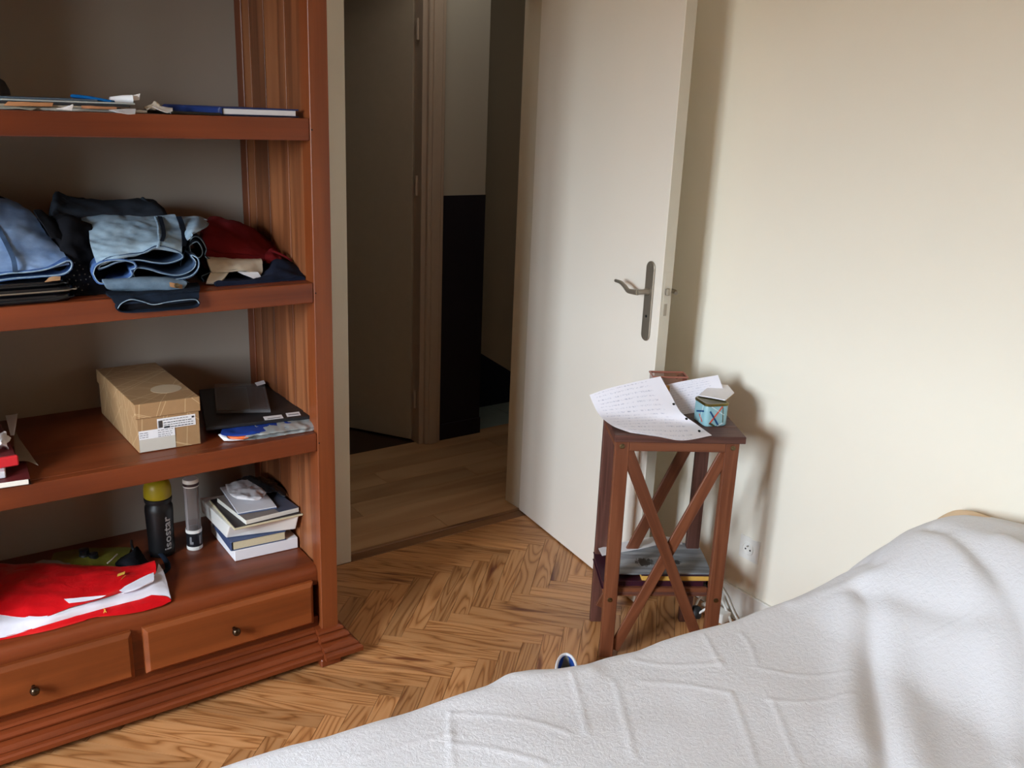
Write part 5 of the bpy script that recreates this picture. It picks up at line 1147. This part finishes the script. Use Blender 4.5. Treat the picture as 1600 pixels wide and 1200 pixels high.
tag(sheet('white_sheet', [[(0.265,2.678,0.7850), (0.278,2.660,0.7900), (0.291,2.648,0.7950)], [(0.262,2.618,0.7800), (0.272,2.612,0.7820), (0.279,2.593,0.7850)], [(0.259,2.556,0.7680), (0.263,2.554,0.7680), (0.267,2.552,0.7680)]], M['white'], None, .0008, 10, 12), 'white paper corner standing behind the red folder', 'paper', g)
tag(sheet('crumpled_napkin', [[(0.196,2.439,0.8000), (0.220,2.457,0.8100), (0.240,2.467,0.8100), (0.248,2.446,0.8000)], [(0.189,2.377,0.8050), (0.211,2.389,0.8200), (0.230,2.414,0.8150), (0.240,2.414,0.8000)], [(0.186,2.355,0.8000), (0.209,2.381,0.8100), (0.219,2.370,0.8150), (0.229,2.384,0.8050)], [(0.186,2.366,0.7900), (0.208,2.392,0.7900), (0.227,2.411,0.7900), (0.241,2.403,0.7850)]], M['white'], None, .0015, 26, 20, .007, 45), 'crumpled white napkin on top of the red folder', 'napkin', g)
tag(box('grey_box', -.02, .16, 2.62, 2.74, z3 + .0605, z3 + .085, plain('dark_grey_card', '#4a4446', .7), None), 'dark grey flat box at the back of the red folder', 'box', g)

# --- bottom shelf
z4 = S4 + .0006
g = 'books stacked at the right of the bottom shelf'
tag(slab3('paper_ream', (0.794,2.460,0.3000), (0.989,2.449,0.3000), (0.797,2.689,0.3000), .036, M['white'], None, z=z4, bevel=.002), 'white ream of paper at the bottom of the book stack', 'ream', g)
zb = z4 + .0365
t_ = tag(empty('book', (.88, 2.55, zb)), 'blue hardback book lying on the white ream', 'book', g)
A, B, C = V3((0.786,2.460,0.3370)), V3((0.952,2.449,0.3370)), V3((0.791,2.573,0.3370))
for v in (A, B, C): v.z = zb
bcv = plain('slate_blue_cover', '#3b4b6e', .45); v_ = (C - A).normalized() * .19; C = A + v_; u_ = (B - A).normalized()
slab3('cover', A, B, C, .0025, bcv, t_); slab3('cover', A + V3((0, 0, .0275)), B + V3((0, 0, .0275)), C + V3((0, 0, .0275)), .0025, bcv, t_)
slab3('pages', A + u_ * .006 + v_ * .015 + V3((0, 0, .0026)), B - u_ * .004 + v_ * .015 + V3((0, 0, .0026)), C + u_ * .006 - v_ * .02 + V3((0, 0, .0026)), .0248, M['cream'], t_, bevel=0)
slab3('spine', A - u_ * .003, A + u_ * .003, C - u_ * .003, .030, bcv, t_, bevel=.002); finish(t_)
# white tapering tray with a rim
t_ = tag(empty('white_tray', (.88, 2.55, zb + .031)), 'white tapering plastic tray with cream rim on the blue book', 'tray', g)
zt0, zt1 = zb + .031, zb + .079
lo_ = [V3((0.782,2.493,0.3670)), V3((0.981,2.445,0.3670))]; hi_ = [V3((0.784,2.465,0.4140)), V3((0.985,2.427,0.4140))]
for v in lo_: v.z = zt0
for v in hi_: v.z = zt1
bk = V3((-.005, .215, 0)); bk2 = V3((-.01, .245, 0))
vs = [lo_[0], lo_[1], lo_[1] + bk, lo_[0] + bk, hi_[0], hi_[1], hi_[1] + bk2, hi_[0] + bk2]
recenter(mobj('tray_body', vs, [(0, 3, 2, 1), (4, 5, 6, 7), (0, 1, 5, 4), (1, 2, 6, 5), (2, 3, 7, 6), (3, 0, 4, 7)], M['pla'], t_, bevel=.003, seg=2)); finish(t_)
zp = zt1 + .0008
t_ = tag(empty('paperback', (.88, 2.55, zp)), 'worn paperback with dark cover and cream pages on the tray', 'book', g)
A, B, C = V3((0.787,2.429,0.4180)), V3((0.999,2.425,0.4180)), V3((0.790,2.743,0.4180))
for v in (A, B, C): v.z = zp
C = A + (C - A).normalized() * .235
slab3('pages', A, B, C, .006, M['cream'], t_, bevel=.0015); slab3('cover', A + V3((.003, .004, .0062)), B + V3((-.004, .004, .0062)), C + V3((.003, 0, .0062)), .001, plain('dark_brown_cover', '#2b2022', .5, var=.3), t_); finish(t_)
zq = zp + .0078
t_ = tag(empty('paperback', (.90, 2.53, zq)), 'thick white-paged paperback near the top of the stack', 'book', g)
A, B, C = V3((0.824,2.434,0.4260)), V3((0.992,2.441,0.4260)), V3((0.799,2.687,0.4260))
for v in (A, B, C): v.z = zq
C = A + (C - A).normalized() * .20; u_ = (B - A).normalized(); v_ = (C - A)
slab3('pages', A, B, C, .014, M['pages'], t_, bevel=.001)
slab3('cover', A + V3((0, 0, .0142)), A + u_ * (B - A).length * .62 + V3((0, 0, .0142)), C + V3((0, 0, .0142)), .001, plain('beige_photo_cover', '#8d8178', .4, var=.3, nscale=20), t_)
slab3('cover', A + u_ * (B - A).length * .62 + V3((0, 0, .0142)), B + V3((0, 0, .0142)), C + u_ * (B - A).length * .62 + V3((0, 0, .0142)), .001, plain('slate_cover_panel', '#4b5364', .4, var=.3, nscale=20), t_); finish(t_)
zr = zq + .0158
A, B, C = V3((0.816,2.476,0.4450)), V3((0.932,2.464,0.4450)), V3((0.834,2.692,0.4450))
for v in (A, B, C): v.z = zr
t_ = tag(empty('notepad', (.9, 2.5, zr)), 'small white notepad with blue cover edge on top of the books', 'notepad', g)
slab3('cover', A, B, C, .003, plain('blue_white_cover', '#5b6a8a', .4, var=.3, nscale=40), t_); slab3('pages', A + V3((0, .002, .0031)), B + V3((0, .002, .0031)), C + V3((0, 0, .0031)), .003, M['white'], t_); finish(t_)
tag(sheet('crumpled_paper', [[(0.842,2.663,0.4650), (0.891,2.668,0.4680), (0.928,2.640,0.4660), (0.943,2.595,0.4620)], [(0.830,2.604,0.4660), (0.865,2.590,0.4720), (0.900,2.564,0.4700), (0.933,2.554,0.4620)], [(0.831,2.572,0.4630), (0.852,2.541,0.4700), (0.880,2.519,0.4680), (0.912,2.521,0.4620)], [(0.841,2.546,0.4600), (0.861,2.524,0.4620), (0.880,2.510,0.4610), (0.896,2.511,0.4610)]], M['white'], None, .001, 24, 20, .005, 45), 'crumpled grey-white paper on the notepad', 'paper', g)
o = sheet('dark_bag', [[(0.893,2.717,0.4500), (0.923,2.681,0.4700), (0.979,2.651,0.4600), (1.021,2.609,0.4400)], [(0.904,2.647,0.4600), (0.934,2.616,0.4780), (0.969,2.582,0.4700), (1.002,2.560,0.4450)], [(0.922,2.557,0.4550), (0.938,2.544,0.4650), (0.965,2.541,0.4600), (0.984,2.527,0.4440)]], plain('dark_crinkled_plastic', '#1d1b1c', .25), None, .003, 28, 18, .006, 45)
tag(o, 'dark crinkled plastic wrapper behind the notepad on the stack', 'wrapper', g)
# sports bottle
BT = V3((.628, 2.625, z4)); bo = tag(empty('sports_bottle', BT), 'black sports bottle with yellow cap and isostar lettering', 'bottle')
M['bottle'] = plain('black_bottle_plastic', '#0c0c0e', .45); M['yel'] = plain('yellow_cap_plastic', '#a89a1e', .4)
lathe('body', [(.033, 0), (.0365, .004), (.0375, .02), (.0378, .06), (.039, .10), (.0405, .145), (.0395, .158), (.034, .167), (.0335, .170), (0, .170)], M['bottle'], BT, bo)
lathe('collar', [(.034, .1702), (.038, .172), (.0395, .178), (.0395, .184), (.036, .187), (0, .187)], M['black'], BT, bo)
lathe('cap', [(.0375, .1872), (.039, .190), (.0395, .200), (.0385, .218), (.035, .232), (.026, .242), (.012, .246), (0, .247)], M['yel'], BT, bo)
fc = bpy.data.curves.new('lettering', 'FONT'); fc.body = 'isostar'; fc.size = .034; fc.extrude = 0; fc.resolution_u = 2; fc.offset = .0006
fo = bpy.data.objects.new('lettering', fc); COL.objects.link(fo); bpy.context.view_layer.update()
tm = bpy.data.meshes.new_from_object(fo.evaluated_get(bpy.context.evaluated_depsgraph_get())); bpy.data.objects.remove(fo)
bm = bmesh.new(); bm.from_mesh(tm); bmesh.ops.triangulate(bm, faces=bm.faces); bmesh.ops.subdivide_edges(bm, edges=bm.edges, cuts=1)
xs_ = [v.co.x for v in bm.verts]; x0_, x1_ = min(xs_), max(xs_)
camang = math.atan2(-BT.y, -BT.x)
for v in bm.verts:
    lx = (v.co.x - x0_) / (x1_ - x0_) * .108; ly = v.co.y * .95    # along the bottle; across it (letter tops face left)
    a = camang + math.radians(26) - (ly - .012) / .0395 * 1.0
    rr_ = .0398 if lx > .06 else .0390
    rr_ = .0380 + .0028 * min(1, max(0, (lx + .02) / .12)) + .0006
    v.co = V3((rr_ * math.cos(a), rr_ * math.sin(a), .026 + lx))
bm.to_mesh(tm); bm.free(); tm.materials.clear(); tm.materials.append(plain('grey_lettering', '#a9a7a6', .5))
lo = bpy.data.objects.new('lettering', tm); link(lo, bo); lo.location = BT; lo['label'] = 'grey isostar lettering running up the bottle'
finish(bo)
# clear tube with a white and black foot
TB = V3((.722, 2.612, z4)); tb = tag(empty('clear_tube', TB), 'clear plastic tube with black label beside the sports bottle', 'tube')
M['tubep'] = clear('clear_tube_plastic', '#a09796', .16, .1)
lathe('foot_ring', [(.0225, 0), (.0235, .002), (.0235, .012), (0, .012)], M['pla'], TB, tb)
o = lathe('label_band', [(.0232, .0122), (.0232, .055), (.0225, .055), (.0225, .0122)], plain('black_label', '#15161c', .4), TB, tb)
lathe('ring', [(.0222, .0552), (.0240, .056), (.0240, .066), (.0205, .066), (.0200, .058), (.0, .056)], M['pla'], TB, tb)
lathe('tube_wall', [(.0222, .0665), (.0222, .205), (.0212, .205), (.0212, .0665)], M['tubep'], TB, tb)
lathe('neck_ring', [(.0232, .2052), (.0232, .209), (0, .209)], M['pla'], TB, tb)
lathe('dark_ring', [(.0238, .2092), (.0238, .2175), (0, .2175)], plain('dark_ring', '#2e1c20', .4), TB, tb)
lathe('cap', [(.0232, .2177), (.0232, .226), (.0215, .229), (0, .229)], M['pla'], TB, tb)
ta = math.atan2(-TB.y, -TB.x)
for k, (da, h0, h1) in enumerate(((-.45, .022, .046), (-.25, .022, .030), (.75, .020, .048))):
    a = ta + da; o_ = TB + V3((.0236 * math.cos(a), .0236 * math.sin(a), h0)); tg = V3((-math.sin(a), math.cos(a), 0))
    decal('label_print', o_ - tg * .003, o_ + tg * .003, o_ - tg * .003 + V3((0, 0, h1 - h0)), inkg, tb)
finish(tb)
# odds and ends behind the red bag
g = 'small things behind the red bag'
o = sheet('yellow_packet', [[(0.356,2.780,0.3050), (0.416,2.757,0.3120), (0.483,2.736,0.3100), (0.558,2.702,0.3050)], [(0.337,2.703,0.3150), (0.400,2.671,0.3250), (0.467,2.660,0.3200), (0.534,2.642,0.3100)], [(0.343,2.645,0.3050), (0.389,2.618,0.3150), (0.453,2.599,0.3100), (0.503,2.590,0.3040)]], plain('olive_yellow_packet', '#6d6a22', .5, var=.3), None, .003, 24, 14, .003, 40)
tag(o, 'olive-yellow packet lying behind the red bag', 'packet', g)
tag(sheet('white_cloth', [[(0.284,2.706,0.3200), (0.312,2.695,0.3300), (0.343,2.680,0.3300), (0.380,2.657,0.3200)], [(0.280,2.684,0.3150), (0.313,2.647,0.3350), (0.344,2.639,0.3300), (0.387,2.628,0.3150)], [(0.280,2.666,0.3030), (0.316,2.633,0.3120), (0.346,2.615,0.3120), (0.385,2.602,0.3030)]], M['jgrey'] if False else plain('dull_white_cloth', '#a5a3a0', .8), None, .003, 18, 12, .004, 40), 'dull white cloth behind the red bag at the left', 'cloth', g)
for px, py_, h_, r_ in ((132, 876, .040, .0135), (146, 880, .030, .012)):
    pass
for k, (c_, h_, r_) in enumerate((((0.422,2.676,0.3000), .046, .0150), ((0.443,2.659,0.3000), .034, .0140))):
    c_ = V3(c_); c_.z = z4
    t_ = tag(empty('black_vial', c_), ('taller' if k == 0 else 'shorter') + ' of two small black vials behind the red bag', 'vial', g)
    lathe('vial_body', [(r_ * .9, 0), (r_, .002), (r_, h_ * .62), (r_ * .9, h_ * .66), (0, h_ * .66)], M['black'], c_, t_, 20)
    lathe('vial_cap', [(r_ * .92, h_ * .665), (r_ * .95, h_ * .97), (r_ * .8, h_), (0, h_)], M['gloss'], c_, t_, 20); finish(t_)
tag(tube('white_stick', [(0.465,2.583,0.3300), (0.481,2.595,0.3330), (0.502,2.626,0.3300)], .0022, M['creamc'], None, 8), 'thin cream stick on the olive packet', 'stick', g)
tag(sheet('dark_cloth', [[(0.516,2.643,0.3100), (0.540,2.622,0.3300), (0.561,2.643,0.3300), (0.575,2.646,0.3100)], [(0.491,2.612,0.3100), (0.514,2.550,0.3400), (0.541,2.554,0.3350), (0.574,2.571,0.3100)], [(0.492,2.581,0.3030), (0.517,2.533,0.3180), (0.542,2.525,0.3150), (0.571,2.533,0.3030)]], M['blackc'], None, .003, 20, 14, .004, 40), 'black cloth bundle between the packet and the bottle', 'cloth', g)
tag(tube('black_cable', [(0.558,2.694,0.3300), (0.548,2.639,0.3350), (0.553,2.618,0.3200), (0.561,2.588,0.3100), (0.581,2.569,0.3050)], .004, M['black'], None, 8), 'short black cable behind the red bag', 'cable', g)
tag(tube('black_strap', [(0.594,2.617,0.3050), (0.613,2.603,0.3150), (0.619,2.558,0.3120), (0.612,2.507,0.3080), (0.592,2.491,0.3040)], .008, M['jdark'], None, 8, 24, .5), 'dark blue strap at the foot of the sports bottle', 'strap', g)
# red and white plastic bag
rb = tag(empty('shopping_bag', (.36, 2.45, S4)), 'crumpled red and white plastic shopping bag at the left of the bottom shelf', 'bag')
m, nt_, b_ = newmat('red_bag_film'); v_ = coords(nt_); b_.inputs['Base Color'].default_value = lin('#d3141b'); b_.inputs['Roughness'].default_value = .3
bump(nt_, b_, noise_n(nt_, v_, 26, 4, .55, .6), .5, .006); M['redbag'] = m
m, nt_, b_ = newmat('white_bag_film'); v_ = coords(nt_); b_.inputs['Base Color'].default_value = lin('#e4e0e8'); b_.inputs['Roughness'].default_value = .3
bump(nt_, b_, noise_n(nt_, v_, 26, 4, .55, .6), .3, .005); M['whitebag'] = m
sheet('front_panel', [[(0.092,2.847,0.3050), (0.213,2.773,0.3050), (0.318,2.700,0.3050), (0.409,2.636,0.3050), (0.501,2.580,0.3050), (0.586,2.537,0.3180)],
      [(0.091,2.786,0.3450), (0.209,2.706,0.3450), (0.304,2.643,0.3430), (0.401,2.578,0.3420), (0.500,2.529,0.3350), (0.574,2.491,0.3500)],
      [(0.081,2.662,0.3520), (0.195,2.592,0.3520), (0.282,2.531,0.3500), (0.382,2.482,0.3500), (0.475,2.457,0.3450), (0.566,2.449,0.3470)],
      [(0.072,2.563,0.3450), (0.182,2.496,0.3450), (0.263,2.434,0.3450), (0.352,2.411,0.3450), (0.447,2.406,0.3420), (0.551,2.433,0.3350)],
      [(0.065,2.503,0.3340), (0.172,2.430,0.3340), (0.254,2.369,0.3320), (0.328,2.375,0.3320), (0.417,2.386,0.3300), (0.460,2.399,0.3280)]], M['redbag'], rb, .0012, 60, 44, .0065, 12)['label'] = 'red outer film'
sheet('lining', [[(0.066,2.517,0.3320), (0.173,2.440,0.3320), (0.260,2.371,0.3305), (0.346,2.390,0.3300), (0.448,2.402,0.3280), (0.546,2.429,0.3320), (0.583,2.486,0.3420)],
      [(0.061,2.468,0.3220), (0.167,2.398,0.3260), (0.264,2.362,0.3250), (0.349,2.368,0.3250), (0.447,2.373,0.3230), (0.550,2.389,0.3240), (0.586,2.448,0.3300)],
      [(0.051,2.384,0.3060), (0.160,2.355,0.3090), (0.262,2.356,0.3120), (0.352,2.362,0.3120), (0.448,2.364,0.3120), (0.550,2.361,0.3100), (0.572,2.335,0.3040)]], M['whitebag'], rb, .0012, 60, 20, .0025, 22)['label'] = 'white inner film'
sheet('white_fold', [[(0.453,2.399,0.3360), (0.499,2.416,0.3420), (0.555,2.433,0.3460)], [(0.465,2.382,0.3330), (0.504,2.384,0.3380), (0.547,2.399,0.3420)], [(0.457,2.385,0.3300), (0.493,2.381,0.3330), (0.541,2.395,0.3360)]], M['whitebag'], rb, .001, 16, 8, .001, 30)
sheet('white_fold', [[(0.319,2.403,0.3470), (0.363,2.386,0.3480), (0.416,2.369,0.3460)], [(0.327,2.383,0.3430), (0.362,2.371,0.3440), (0.403,2.368,0.3430)]], M['whitebag'], rb, .001, 14, 6, .001, 30)
sheet('lower_band', [[(0.052,2.390,0.3065), (0.160,2.357,0.3095), (0.262,2.358,0.3125), (0.352,2.365,0.3125), (0.387,2.366,0.3125), (0.482,2.388,0.3150), (0.556,2.349,0.3120), (0.571,2.328,0.3040)],
      [(0.050,2.376,0.3040), (0.159,2.358,0.3040), (0.263,2.347,0.3050), (0.348,2.348,0.3050), (0.377,2.347,0.3040), (0.472,2.353,0.3080), (0.542,2.333,0.3060), (0.567,2.325,0.3025)],
      [(0.050,2.374,0.3012), (0.159,2.358,0.3012), (0.265,2.343,0.3012), (0.347,2.345,0.3012), (0.379,2.348,0.3012), (0.467,2.320,0.3012), (0.538,2.318,0.3012), (0.564,2.326,0.3012)]], M['redbag'], rb, .001, 60, 10, .001, 30)
yp = plain('yellow_print', '#e3b24a', .4)
for a_, b2_, c3_ in (((0.462,2.449,0.3485), (0.483,2.454,0.3485), (0.466,2.460,0.3505)), ((0.466,2.432,0.3475), (0.479,2.443,0.3485), (0.471,2.437,0.3500))):
    decal('print_mark', a_, b2_, c3_, yp, rb, .002)
for a_, b2_, c3_ in (((0.400,2.346,0.3105), (0.407,2.361,0.3125), (0.402,2.344,0.3110)), ((0.404,2.357,0.3135), (0.406,2.339,0.3105), (0.406,2.357,0.3140))):
    decal('print_mark', a_, b2_, c3_, yp, rb, .0015)
for k in range(4):
    a_ = V3((0.407,2.369,0.3145)) + V3((.0, -.001, .0)) * k; 
finish(rb)
print('pieces', npiece)
